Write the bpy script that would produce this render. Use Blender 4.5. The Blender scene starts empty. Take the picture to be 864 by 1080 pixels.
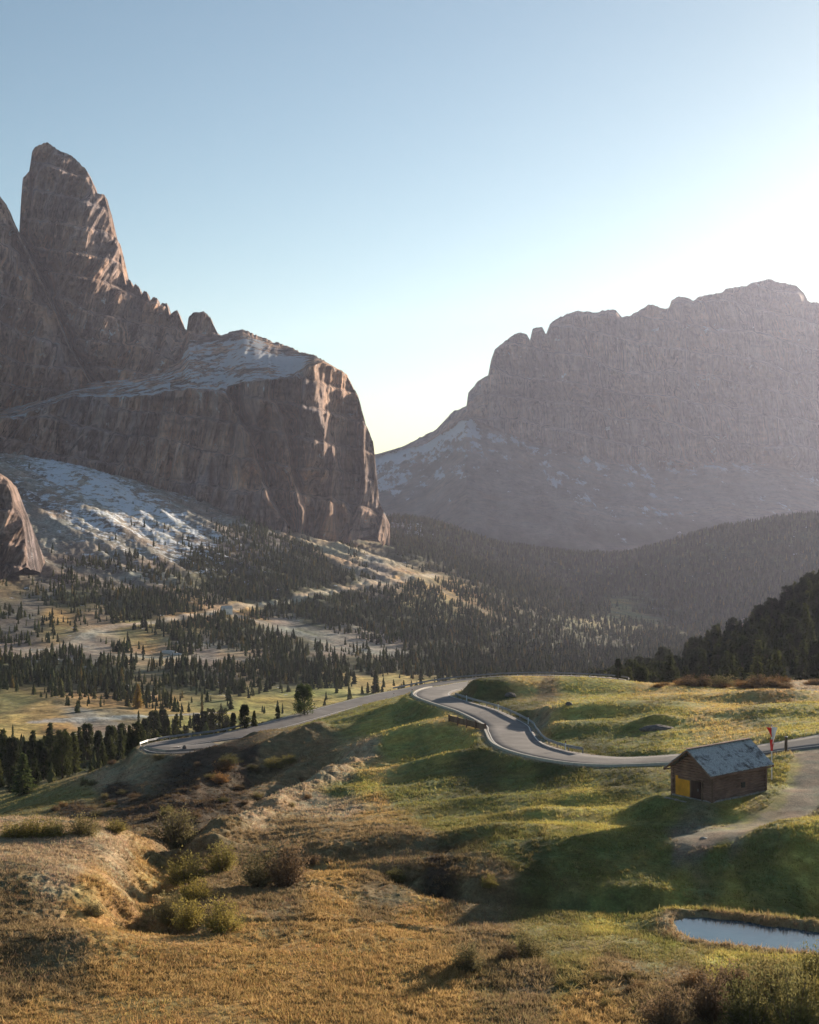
import bpy, math, random
import numpy as np

# ------------------------------------------------------------------ camera, sky, sun, exposure
scene = bpy.context.scene
F, CX, HY = 1500.0, 432.0, 520.0            # focal length in photo pixels, centre column, horizon row
camd = bpy.data.cameras.new('camera'); cam = bpy.data.objects.new('camera', camd)
scene.collection.objects.link(cam); scene.camera = cam
cam.location = (0, 0, 0); cam.rotation_euler = (math.radians(90), 0, 0)
camd.sensor_fit = 'VERTICAL'; camd.sensor_height = 36; camd.lens = 50
camd.shift_y = -20 / 1080
camd.clip_start = 1; camd.clip_end = 40000

SUN_EL, SUN_AZ = math.radians(9.0), math.radians(35.0)     # azimuth clockwise from the view direction
world = bpy.data.worlds.new('World'); scene.world = world; world.use_nodes = True
wn = world.node_tree; wn.nodes.clear()
wo = wn.nodes.new('ShaderNodeOutputWorld'); wb = wn.nodes.new('ShaderNodeBackground')
sk = wn.nodes.new('ShaderNodeTexSky'); sk.sky_type = 'NISHITA'; sk.sun_disc = False
sk.sun_elevation = SUN_EL; sk.sun_rotation = SUN_AZ
sk.altitude = 2000; sk.air_density = 1.0; sk.dust_density = 1.7; sk.ozone_density = 1.0
wb.inputs['Strength'].default_value = 0.063
wt = wn.nodes.new('ShaderNodeMix'); wt.data_type = 'RGBA'; wt.blend_type = 'MULTIPLY'; wt.inputs[0].default_value = 1; wt.inputs[7].default_value = (.87, .955, .91, 1)   # camera white balance
wn.links.new(sk.outputs[0], wt.inputs[6]); wn.links.new(wt.outputs[2], wb.inputs['Color']); wn.links.new(wb.outputs[0], wo.inputs['Surface'])
sund = bpy.data.lights.new('sun', 'SUN'); sun = bpy.data.objects.new('sun', sund)
scene.collection.objects.link(sun)
sund.energy = 5.0; sund.angle = math.radians(0.5); sund.color = (1.0, 0.84, 0.65)
sdir = (math.sin(SUN_AZ) * math.cos(SUN_EL), math.cos(SUN_AZ) * math.cos(SUN_EL), math.sin(SUN_EL))
from mathutils import Vector
sun.rotation_euler = Vector(sdir).to_track_quat('Z', 'Y').to_euler()
vs = scene.view_settings
vs.view_transform = 'Standard'; vs.look = 'None'; vs.gamma = 1; vs.use_curve_mapping = False
vs.exposure = 1.35
scene.cycles.use_denoising = True
scene.cycles.denoising_prefilter = 'ACCURATE'; scene.cycles.denoising_input_passes = 'RGB_ALBEDO_NORMAL'
scene.cycles.max_bounces = 5; scene.cycles.diffuse_bounces = 2; scene.cycles.glossy_bounces = 2
scene.cycles.transmission_bounces = 2; scene.cycles.volume_bounces = 0; scene.cycles.transparent_max_bounces = 4

rng = np.random.default_rng(7); random.seed(7)

# ------------------------------------------------------------------ numeric helpers
_tab = np.random.default_rng(11).random(65536).astype(np.float32)
def _h(i, j, k=0):
    return _tab[((i * 73856093) ^ (j * 19349663) ^ (k * 83492791)) & 65535]
def vn2(x, y, seed=0):
    xi = np.floor(x).astype(np.int64); yi = np.floor(y).astype(np.int64)
    fx = (x - xi).astype(np.float32); fy = (y - yi).astype(np.float32)
    fx = fx * fx * (3 - 2 * fx); fy = fy * fy * (3 - 2 * fy)
    a = _h(xi, yi, seed); b = _h(xi + 1, yi, seed); c = _h(xi, yi + 1, seed); d = _h(xi + 1, yi + 1, seed)
    return (a + (b - a) * fx) * (1 - fy) + (c + (d - c) * fx) * fy
def fbm(x, y, oct=4, seed=0, gain=.5):
    s = 0; a = 1; t = 0
    for o in range(oct):
        s = s + a * (vn2(x, y, seed + o * 17) - .5); t += a; a *= gain
        x, y = x * 1.87 + y * .53 + 3.1, y * 1.87 - x * .53 + 7.7
    return s / t * 2
def ridged(x, y, oct=4, seed=0, gain=.5):
    s = 0; a = 1; t = 0
    for o in range(oct):
        n = 1 - np.abs(2 * vn2(x, y, seed + o * 31) - 1)
        s = s + a * n; t += a; a *= gain
        x, y = x * 2.03 + 11.3, y * 2.03 + 5.7
    return s / t
def sstep(a, b, x):
    t = np.clip((x - a) / (b - a), 0, 1); return t * t * (3 - 2 * t)
def herm(xk, Y, x):
    """monotone cubic along axis 0 of Y (len(xk), ...) at points x (n,) -> (n, ...)"""
    xk = np.asarray(xk, float); Y = np.asarray(Y, float)
    h = np.diff(xk); d = np.diff(Y, axis=0) / h.reshape(-1, *([1] * (Y.ndim - 1)))
    m = np.zeros_like(Y); m[0] = d[0]; m[-1] = d[-1]
    hm = h.reshape(-1, *([1] * (Y.ndim - 1)))
    w1 = 2 * hm[1:] + hm[:-1]; w2 = hm[1:] + 2 * hm[:-1]
    same = d[:-1] * d[1:] > 0
    with np.errstate(divide='ignore', invalid='ignore'):
        mm = (w1 + w2) / (w1 / d[:-1] + w2 / d[1:])
    m[1:-1] = np.where(same, mm, 0)
    i = np.clip(np.searchsorted(xk, x) - 1, 0, len(xk) - 2)
    sh = (-1,) + (1,) * (Y.ndim - 1)
    t = np.clip((x - xk[i]) / h[i], 0, 1).reshape(sh); H = h[i].reshape(sh)
    t2 = t * t; t3 = t2 * t
    return (2*t3-3*t2+1)*Y[i] + (t3-2*t2+t)*H*m[i] + (-2*t3+3*t2)*Y[i+1] + (t3-t2)*H*m[i+1]
def P(px, py, D):
    return ((px - CX) / F * D, D, (HY - py) / F * D)

# ------------------------------------------------------------------ ground: screen rows of the land at each distance
cols = [-420,-150,0,100,160,250,320,432,540,640,760,864,1050,1320]
rows = {
 42:[1338]*14, 55:[1160]*14, 66:[1080]*14,
 75:[1030,1030,1030,1028,1030,1032,1034,1036,1036,1036,1036,1034,1030,1030],
 85:[975,975,978,982,985,988,990,992,990,992,1000,1000,980,960],
 95:[930,925,930,940,948,952,954,964,966,967,974,974,945,920],
 105:[895,892,895,905,925,930,928,924,911,911,918,908,900,880],
 115:[872,872,874,880,905,912,908,896,879,880,876,863,845,820],
 122:[868,866,868,874,893,895,888,880,874,868,849,842,820,800],
 132:[885,880,876,880,887,882,872,864,860,850,826,815,800,785],
 148:[915,900,885,880,875,865,855,842,832,812,797,778,770,755],
 165:[925,905,885,875,868,852,840,822,797,788,776,764,750,735],
 185:[930,905,873,862,850,835,822,797,772,768,760,750,740,725],
 205:[930,895,860,845,832,815,800,772,752,749,745,741,733,718],
 228:[930,890,862,822,800,781,775,752,735,734,732,730,725,712],
 252:[905,880,850,815,792,775,763,741,724,722.5,721,719,715,705],
 275:[890,865,840,815,795,785,756,735,721,721,724,724,715,705],
 305:[870,855,836,815,808,800,780,730,718,721,742,748,735,700],
 345:[840,840,825,815,810,805,790,765,745,745,750,742,720,690],
 400:[815,815,810,805,805,800,790,770,760,755,735,718,690,660],
 500:[775,775,775,775,775,775,772,765,762,745,705,660,620,590],
 600:[745,745,745,747,750,752,752,750,752,735,688,630,580,550],
 700:[715,718,720,725,730,733,734,733,738,735,705,660,600,560],
 850:[670,675,688,690,695,700,705,712,722,722,712,700,670,640],
 1000:[600,620,645,655,660,670,680,692,705,712,708,700,680,670],
 1200:[520,560,600,612,622,637,645,660,680,700,703,697,680,660],
 1500:[460,500,528,545,560,580,595,618,645,672,680,675,660,640],
 1900:[420,450,476,495,512,545,565,585,612,642,655,640,610,600],
 2200:[420,450,476,498,516,545,562,570,600,620,615,606,600,600],
 2400:[420,450,476,500,520,545,560,548,577,586,558,544,552,575],
 2800:[420,450,480,505,530,560,580,590,600,610,600,590,590,600],
 3300:[430,460,500,520,540,570,600,615,620,622,620,610,610,610]}
RD = np.array(sorted(rows)); RL = np.log(RD)
Ztab = np.array([[(HY - y) / F * D for y in rows[D]] for D in sorted(rows)])
PXS = np.unique(np.concatenate([np.arange(-400, -30, 6.), np.arange(-30, 895, 1.0), np.arange(895, 1300, 6.)]))
LDS = np.concatenate([np.arange(math.log(44), math.log(130), .0026), np.arange(math.log(130), math.log(340), .0042),
                      np.arange(math.log(340), math.log(3250), .006)])
g1 = herm(cols, Ztab.T, PXS).T                       # rows x px
G = herm(RL, g1, LDS)                                # fine grid
DD = np.exp(LDS)[:, None] * np.ones(len(PXS))[None]
XX = (PXS[None] - CX) / F * DD
NR, NC = G.shape

def hit(px, py, dmin=45, dmax=3200):
    """distance of the first ground seen at a photo pixel"""
    j = int(np.clip(np.searchsorted(PXS, px), 0, NC - 1))
    ys = HY - F * G[:, j] / DD[:, j]
    ok = (ys <= py) & (DD[:, j] >= dmin) & (DD[:, j] <= dmax)
    i = int(np.argmax(ok)) if ok.any() else int(np.searchsorted(LDS, math.log(dmax))) - 1
    return float(DD[i, j])
def gz(X, Y):
    """bilinear ground height"""
    X = np.asarray(X, float); Y = np.asarray(Y, float)
    px = np.clip(CX + F * X / Y, PXS[0], PXS[-1] - 1e-3); l = np.clip(np.log(Y), LDS[0], LDS[-1] - 1e-6)
    j = np.clip(np.searchsorted(PXS, px, side='right') - 1, 0, NC - 2); i = np.clip(np.searchsorted(LDS, l, side='right') - 1, 0, NR - 2)
    u = (px - PXS[j]) / (PXS[j + 1] - PXS[j]); v = (l - LDS[i]) / (LDS[i + 1] - LDS[i])
    return (G[i, j]*(1-u) + G[i, j+1]*u)*(1-v) + (G[i+1, j]*(1-u) + G[i+1, j+1]*u)*v
def spline(pts, step=1.0):
    """Catmull-Rom through 3-D points, resampled about every step metres"""
    p = np.array(pts, float); p = np.vstack([2*p[0]-p[1], p, 2*p[-1]-p[-2]]); out = []
    for i in range(1, len(p) - 2):
        n = max(2, int(np.linalg.norm(p[i+1] - p[i]) / step * 1.5))
        t = np.linspace(0, 1, n, endpoint=False)[:, None]
        out.append(.5*((2*p[i]) + (-p[i-1]+p[i+1])*t + (2*p[i-1]-5*p[i]+4*p[i+1]-p[i+2])*t**2 + (-p[i-1]+3*p[i]-3*p[i+1]+p[i+2])*t**3))
    out = np.vstack(out + [p[-2:-1]])
    d = np.concatenate([[0], np.cumsum(np.linalg.norm(np.diff(out, axis=0), axis=1))])
    s = np.arange(0, d[-1], step)
    return np.stack([np.interp(s, d, out[:, k]) for k in range(3)], 1)
def near(path, R):
    """distance and path height at grid points closer than R to a path (2-D)"""
    best = np.full(G.shape, 1e9, np.float32); pz = np.zeros(G.shape, np.float32)
    for x, y, z in path:
        i0, i1 = np.searchsorted(LDS, [math.log(max(y - R, 44)), math.log(y + R)])
        if i1 <= i0: continue
        Dn = max(y - R, 44); pa = CX + F*(x-R)/Dn if x < 0 else CX + F*(x-R)/(y+R); pb = CX + F*(x+R)/Dn if x > 0 else CX + F*(x+R)/(y+R)
        pa = min(pa, CX + F*(x-R)/(y+R)); pb = max(pb, CX + F*(x+R)/(y+R))
        j0, j1 = np.searchsorted(PXS, [pa, pb])
        if j1 <= j0: continue
        sl = (slice(i0, i1), slice(j0, j1))
        d = np.hypot(XX[sl] - x, DD[sl] - y).astype(np.float32)
        m = d < best[sl]; best[sl] = np.where(m, d, best[sl]); pz[sl] = np.where(m, z, pz[sl])
    return best, pz

# knolls: (px, py, dmin, radius x, radius y, height)
for px, py, dmin, rx, ry, h in [
    (575,868,100,7,4,1.1),(480,885,100,8,3,.6),(650,895,95,8,3,.7),(800,905,95,8,4,1.0),(850,880,95,6,4,.8),(700,880,95,6,3,.3),
    (560,729,215,20,8,2.3),(500,731,215,9,5,1.8),(655,757,175,15,7,2.3),(760,760,170,16,7,1.0),(730,740,190,14,7,.9),
    (840,752,165,12,7,.9),(600,772,165,7,5,1.2),(690,765,170,3,2,1.0),(820,738,200,8,5,1.3),
    (400,752,215,12,7,.4),(440,775,165,8,6,1.3),(455,812,140,8,4,1.4),(390,790,150,9,4,1.2),(350,772,200,12,7,.4),(520,850,110,6,3,.8),
    (610,845,110,7,3,.5),(700,945,88,5,2,.4),(300,880,100,8,3,.6),(380,890,100,7,3,.5),
    (560,1030,60,8,3,.5),(60,930,85,9,5,.7),(110,890,85,6,4,.6),(30,1000,60,7,4,.7),(100,990,60,5,3,.4),(800,1060,50,6,3,.4)]:
    D = hit(px, py, dmin); x = (px - CX) / F * D
    G += h * np.exp(-((XX - x) / rx) ** 2 - ((DD - D) / ry) ** 2)
# how rough each part of the meadow is: (px, py, roughness)
_ra = np.array([(px / 100, math.log(hit(px, py)) * 3.2, r) for px, py, r in [(100,1050,.8),(300,1040,.6),(500,1040,1),(640,1050,1),(720,1050,1),(800,1040,.8),(60,960,1),(60,900,.8),(150,920,.8),(250,990,.6),(350,950,.8),(500,970,.6),(420,1000,.6),
 (430,915,1),(380,880,1),(280,880,1),(330,830,1),(200,830,1),(100,845,1),(380,800,.7),(450,830,.3),(450,790,.3),(400,755,.05),(480,770,.1),(560,830,.1),(560,870,.6),(620,850,.1),(650,900,.5),(600,920,.4),(700,870,.1),(750,890,.6),(820,920,1),(860,880,.9),(760,945,.7),
 (600,985,.3),(680,1000,.4),(820,1010,.4),(600,730,.1),(700,730,.15),(820,730,.3),(560,745,.1),(640,770,.15),(720,760,.25),(840,760,.3),(820,830,.5),(860,820,.3),(60,850,.6),(300,757,.05),(350,770,.15),(260,775,.2),(360,748,.05),(420,738,.05)]])
_a = (PXS / 100)[None, :, None]; ROUGH = np.ones(G.shape)
for _s in range(0, int(np.searchsorted(LDS, math.log(345))), 40):
    _b = (LDS * 3.2)[_s:_s+40, None, None]; _w = 1 / ((_a - _ra[:, 0]) ** 2 + (_b - _ra[:, 1]) ** 2 + .004) ** 2
    ROUGH[_s:_s+40] = (_w @ _ra[:, 2]) / _w.sum(-1)
# broad and fine natural unevenness
amp = np.clip(DD / 100, .6, 1.6)
G += np.where(DD < 345, amp * ((.2 + .35 * ROUGH) * fbm(XX / 16, DD / 16, 3, 3) + (.03 + .2 * ROUGH) * fbm(XX / 4, DD / 4, 3, 9)), 0)
mid = sstep(300, 420, DD)
G += mid * (2.2 * fbm(XX / 45, DD / 45, 4, 21) + 1.2 * fbm(XX / 14, DD / 14, 3, 22))
# scree: flow lines running down to the right
ac = (XX * .80 + DD * .60); al = (-XX * .60 + DD * .80)
scr = sstep(950, 1300, DD) * (1 - sstep(-30, 90, XX)) * (1 - sstep(2300, 2600, DD))
G += scr * (15 * (ridged(ac / 75, al / 420, 3, 41) - .5) + 4.0 * fbm(ac / 14, al / 150, 3, 42) + 1.6 * fbm(XX / 5, DD / 7, 3, 43))
# gullies and ridgelets: (points, half width, depth)
def pathpx(pts, step=1.0):
    q = []
    for p in pts:
        D = hit(p[0], p[1], *(p[2:] if len(p) > 2 else ()))
        q.append(P(p[0], p[1], D))
    return spline(q, step)
GULLIES = [([(195,868,100),(178,895,90),(158,930,80),(150,958,80),(168,978,75)], 2.2, -1.9),
    ([(345,800,150),(270,842,130),(215,868,115),(185,890,100)], 2.6, -1.8), ([(395,800,140),(300,850,115),(215,900,100)], 2.4, 1.3),
    ([(330,775,190),(250,812,175),(190,850,150)], 4, 1.5), ([(300,800,180),(190,845,150)], 3, -1.3),
    ([(240,973,80),(330,971,80),(420,977,80),(470,985,75),(545,992,75)], .55, -.5),
    ([(425,925,95),(480,938,90),(560,945,90),(640,952,90),(705,960,88),(730,972,85)], 1.3, -1.1),
    ([(425,925,95),(330,916,95),(290,908,95)], .8, -.5)]
for pts, w, h in GULLIES:
    pth = pathpx(pts); b, _ = near(pth, w * 3.2)
    G += np.where(b < 1e8, h * np.exp(-(b / w) ** 2) * (1 + .5 * fbm(XX / 2, DD / 2, 2, 5)), 0)
# pond basin
PZ = -27.55
pond_px = [(712,973),(722,967),(750,968),(790,973),(830,979),(870,985),(905,990),(930,999),(905,1006),(860,1004),(800,999),(755,994),(728,989),(714,981)]
pond = np.array([[(a - CX) / F * (-PZ * F / (b - HY)), -PZ * F / (b - HY)] for a, b in pond_px])
def poly_sd(X, Y, poly):
    d = np.full(X.shape, 1e9); ins = np.zeros(X.shape, bool); n = len(poly)
    for i in range(n):
        a = poly[i]; b = poly[(i + 1) % n]; e = b - a
        t = np.clip(((X - a[0]) * e[0] + (Y - a[1]) * e[1]) / (e @ e), 0, 1)
        d = np.minimum(d, np.hypot(X - a[0] - t * e[0], Y - a[1] - t * e[1]))
        c = ((a[1] > Y) != (b[1] > Y)) & (X < (b[0] - a[0]) * (Y - a[1]) / (b[1] - a[1] + 1e-12) + a[0]); ins ^= c
    return np.where(ins, -d, d)
m = (DD > 70) & (DD < 115) & (PXS[None] > 650)
sd = np.full(G.shape, 99.); sd[m] = poly_sd(XX[m], DD[m], pond)
sdn = sd + .5 * fbm(XX / 1.2, DD / 1.2, 3, 77)
bank = np.where(DD > 90, .24, .10)
tgt = PZ + np.where(sdn < 0, -.6 * sstep(0, -.8, sdn), bank * sstep(0, .7, sdn))
wgt = 1 - sstep(.7, 4.5, sdn)
G = np.where(sd < 6, G * (1 - wgt) + tgt * wgt, G)
# the roads
roadA_px = [(1010,768,147),(930,774,146.5),(864,781,146),(780,793,148),(710,800,150),(640,802.5,154),(585,796,160),(549,785,171),(538,772,184),(533,764,194),
            (505,750,207),(473,740,224),(456,733,240),(463,727.5,250),(483,724,260),(510,719.5,274),(560,716.5,286),(605,715.8,293),(634,717.3,299)]
roadB_px = [(640,717.3,303),(633,715.4,311),(590,713.8,316),(540,714.2,316),(480,719.5,310),(432,728.5,300),(400,735,291),(365,744,279),(325,755,264),
            (285,766,252),(250,774.5,244),(215,779.5,240),(185,783.5,236),(170,787,232),(175,790.5,229),(190,790.5,229.5),(215,788,232),(235,785.5,234)]
roadA = spline([P(*p) for p in roadA_px], .2); roadB = spline([P(*p) for p in roadB_px], .3)
HALF = 3.0
for pth in (roadB, roadA):
    b, pz = near(pth, 13)
    # average height of the path around each point, so the bed does not twist
    w = 1 - sstep(HALF + .9, 6.5, b)
    cut = sstep(HALF + .9, 7.0, b)
    G = np.where(b < 12, G * (1 - w) + (pz - .12) * w, G)
# yard round the hut: level ground
HUT = np.array([25.56, 120.2]); HU = np.array([.78, .6258]); HV = np.array([-.6258, .78]); HZ = -26.25
hc = HUT + HU * 3.6 + HV * 2.1
hx = (XX - hc[0]) * HU[0] + (DD - hc[1]) * HU[1]; hy = (XX - hc[0]) * HV[0] + (DD - hc[1]) * HV[1]
hd = np.hypot(np.maximum(abs(hx) - 3.6, 0), np.maximum(abs(hy) - 2.1, 0))
w = 1 - sstep(.6, 5, hd); G = G * (1 - w) + (HZ + .05) * w
gp = spline([P(p[0], p[1], hit(p[0], p[1], 95)) for p in [(862,792),(856,815),(850,838),(832,856),(800,869),(765,879),(735,884)]])
bgp, _ = near(gp, 6)
# fine tussock relief
rb, _ = near(np.vstack([roadA, roadB]), 5); offroad = sstep(HALF + .4, HALF + 2, rb)
tus = (sd > .3) * offroad * (DD < 345)
rough = .5 + .9 * sstep(.45, .62, vn2(XX / 9, DD / 9, 61))
G += tus * rough * (.2 + .95 * ROUGH) * sstep(1.2, 3.2, bgp) * (.16 * ridged(XX / 1.1, DD / 1.1, 3, 63) + .07 * fbm(XX / .35, DD / .35, 2, 64)) * np.clip(DD / 90, .6, 1.5)

# ------------------------------------------------------------------ ground colours (grass kinds, heath, gravel, scree, snow; the darkest tones hold painted shade)
OR=(.39,.255,.105); GO=(.46,.34,.13); YG=(.37,.315,.095); GR=(.20,.19,.065); DG=(.11,.105,.04); BR=(.22,.16,.09)  # the dark green paints in shade on road banks and knoll faces
DK=(.068,.048,.034); PK=(.38,.285,.19); GV=(.25,.21,.165); SC=(.27,.235,.21); SD=(.16,.14,.125); OL=(.22,.19,.075); FF=(.07,.075,.035)  # the dark heath tone includes the shade of slopes facing away from the sun
anch = [(40,1060,OR),(150,1050,OR),(300,1040,OR),(450,1050,OR),(350,1000,OR),(250,1010,OR),(60,1000,BR),(20,960,BR),(30,1030,BR),(100,960,OR),(60,910,PK),(20,885,PK),(120,890,PK),
 (150,920,OR),(130,1000,OR),(560,1040,BR),(600,1020,OL),(660,1020,BR),(620,1060,OR),(720,1040,BR),(800,1030,OL),(680,1000,OL),(760,1012,YG),(850,1060,OL),
 (300,950,BR),(350,945,OR),(400,950,BR),(450,960,OR),(500,960,BR),(420,990,OR),(520,985,BR),(280,930,BR),(220,950,BR),(350,925,OR),(250,990,OR),(560,1000,OL),(600,985,OL),
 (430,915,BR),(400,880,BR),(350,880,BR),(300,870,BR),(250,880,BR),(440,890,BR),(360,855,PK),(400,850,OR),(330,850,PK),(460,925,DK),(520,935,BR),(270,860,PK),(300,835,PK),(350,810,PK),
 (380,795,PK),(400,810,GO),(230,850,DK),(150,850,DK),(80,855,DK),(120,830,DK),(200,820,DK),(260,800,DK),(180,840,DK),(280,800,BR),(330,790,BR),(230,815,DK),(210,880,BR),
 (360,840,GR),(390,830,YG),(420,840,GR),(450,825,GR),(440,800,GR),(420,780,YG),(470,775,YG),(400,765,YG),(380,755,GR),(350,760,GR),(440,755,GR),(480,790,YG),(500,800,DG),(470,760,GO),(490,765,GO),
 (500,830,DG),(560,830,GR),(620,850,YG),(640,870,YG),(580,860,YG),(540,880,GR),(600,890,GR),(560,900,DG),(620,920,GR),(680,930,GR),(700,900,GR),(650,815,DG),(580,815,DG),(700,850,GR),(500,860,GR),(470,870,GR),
 (780,870,YG),(800,880,OL),(760,900,GR),(800,920,GR),(850,900,YG),(860,930,YG),(780,945,YG),(720,945,YG),(840,960,GR),(660,965,GR),(640,975,YG),(700,990,GR),(600,960,OL),(650,940,GR),(735,1000,OL),(820,1008,YG),
 (830,820,YG),(840,850,GV),(850,830,GV),(860,805,GV),(800,862,OL),(820,835,GR),(770,880,GV),(740,882,GV),(720,884,GV),(860,870,YG),
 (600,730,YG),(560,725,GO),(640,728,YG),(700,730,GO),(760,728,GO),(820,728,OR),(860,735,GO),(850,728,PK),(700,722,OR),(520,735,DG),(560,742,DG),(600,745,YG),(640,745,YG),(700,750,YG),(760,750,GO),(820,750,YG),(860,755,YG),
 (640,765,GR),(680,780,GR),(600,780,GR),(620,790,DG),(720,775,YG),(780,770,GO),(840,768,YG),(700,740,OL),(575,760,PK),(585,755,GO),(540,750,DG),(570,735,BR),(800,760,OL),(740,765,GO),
 (20,850,OL),(60,845,OL),(110,825,PK),(140,805,PK),(90,835,OL),
 (30,815,FF),(100,800,FF),(140,790,FF),(60,790,FF),(200,775,FF),(180,765,YG),(220,762,YG),(280,745,YG),(330,740,YG),(260,755,YG),(380,725,GO),(420,718,GO),(350,730,YG),(170,775,YG),
 (40,750,OR),(100,745,OR),(160,745,OR),(60,765,OR),(130,760,BR),(20,735,OL),(120,765,SC),(180,755,GO),(220,735,OL),(90,757,SC),(30,770,GO),
 (20,715,FF),(60,705,FF),(120,710,FF),(200,715,FF),(300,710,FF),(380,705,FF),(450,700,FF),(20,690,SC),(80,690,SC),(140,690,PK),(100,680,SC),(180,690,PK),(220,692,SC),(160,680,OR),(240,695,PK),
 (20,665,SD),(60,660,OR),(100,665,PK),(150,665,OL),(30,640,SD),(80,635,FF),(150,640,FF),(200,650,OR),(250,645,OR),(230,640,PK),(250,665,FF),(320,670,FF),(300,660,SC),(350,680,SC),(400,685,SC),(330,650,FF),
 (400,650,FF),(450,660,FF),(500,680,FF),(550,690,FF),(600,695,FF),(650,690,FF),(430,615,OR),(400,610,SC),(350,630,FF),(300,636,FF),(450,640,OL),(460,620,OR),
 (20,600,SD),(60,590,SD),(100,600,SD),(60,615,SD),(20,625,BR),(60,560,SC),(30,540,SD),(100,560,SC),(150,590,SC),(120,570,SC),(40,500,SC),(80,490,SC),(100,510,SC),(150,530,SC),(180,560,SC),(200,575,SD),(150,500,SD),(200,540,SC),(240,560,SC),
 (260,580,SD),(220,600,FF),(250,620,FF),(300,600,FF),(350,610,FF),(300,575,SD),(330,570,PK),(350,565,SC),(370,585,PK),(400,600,SC),(380,560,SC),(420,580,FF),(410,560,SD),(440,570,FF),(460,590,FF),(500,600,FF),
 (550,610,FF),(600,620,FF),(650,640,OL),(660,660,OL),(650,610,FF),(700,600,FF),(760,580,FF),(820,565,FF),(700,640,FF),(760,640,FF),(850,580,FF),
 (700,700,FF),(760,690,FF),(830,650,PK),(800,662,PK),(860,640,FF),(820,690,BR),(860,690,BR),(780,700,FF),(840,670,BR)]
A = []
for px, py, c in anch:
    D = hit(px, py); A.append(((px) / 100, math.log(D) * 3.2, *c))
A = np.array(A)
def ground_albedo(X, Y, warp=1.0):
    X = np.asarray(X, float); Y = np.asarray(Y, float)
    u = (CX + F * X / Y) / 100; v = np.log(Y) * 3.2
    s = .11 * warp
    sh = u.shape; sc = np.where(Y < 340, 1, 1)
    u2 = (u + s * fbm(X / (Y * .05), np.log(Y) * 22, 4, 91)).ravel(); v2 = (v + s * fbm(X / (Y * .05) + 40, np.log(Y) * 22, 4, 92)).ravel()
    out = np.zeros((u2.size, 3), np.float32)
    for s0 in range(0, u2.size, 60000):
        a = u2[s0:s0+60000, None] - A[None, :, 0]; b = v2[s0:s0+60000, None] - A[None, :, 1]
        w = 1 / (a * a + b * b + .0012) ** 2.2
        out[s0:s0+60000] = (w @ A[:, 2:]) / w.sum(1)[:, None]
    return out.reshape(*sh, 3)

# ------------------------------------------------------------------ mesh and material helpers
def new_mesh(name, V, Fq, attrs=None, smooth=True, mat=None, parent=None):
    """V (n,3), Fq (m,k) faces of one size k"""
    V = np.ascontiguousarray(V, np.float32); Fq = np.ascontiguousarray(Fq, np.int32)
    me = bpy.data.meshes.new(name); m, k = Fq.shape
    me.vertices.add(len(V)); me.vertices.foreach_set('co', V.ravel())
    me.loops.add(m * k); me.loops.foreach_set('vertex_index', Fq.ravel())
    me.polygons.add(m); me.polygons.foreach_set('loop_start', np.arange(0, m * k, k, dtype=np.int32))
    me.polygons.foreach_set('loop_total', np.full(m, k, np.int32))
    me.polygons.foreach_set('use_smooth', np.full(m, smooth, bool))
    for an, data in (attrs or {}).items():
        data = np.asarray(data, np.float32)
        if data.ndim == 1:
            at = me.attributes.new(an, 'FLOAT', 'POINT'); at.data.foreach_set('value', data)
        else:
            at = me.attributes.new(an, 'FLOAT_COLOR', 'POINT')
            at.data.foreach_set('color', np.concatenate([data, np.ones((len(data), 1), np.float32)], 1).ravel())
    me.update(calc_edges=True); me.validate()
    if mat: me.materials.append(mat)
    o = bpy.data.objects.new(name, me); scene.collection.objects.link(o)
    if parent: o.parent = parent
    return o
def grid_faces(nr, nc, off=0):
    i = np.arange(nr - 1)[:, None] * nc + np.arange(nc - 1)[None]
    return np.stack([i, i + 1, i + nc + 1, i + nc], -1).reshape(-1, 4) + off
def tag(o, label=None, cat=None, group=None, kind=None):
    if label: o['label'] = label
    if cat: o['category'] = cat
    if group: o['group'] = group
    if kind: o['kind'] = kind
    return o
def empty(name, loc, rz=0):
    o = bpy.data.objects.new(name, None); o.location = loc; o.rotation_euler = (0, 0, rz)
    o.empty_display_size = .3; scene.collection.objects.link(o); return o
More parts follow.
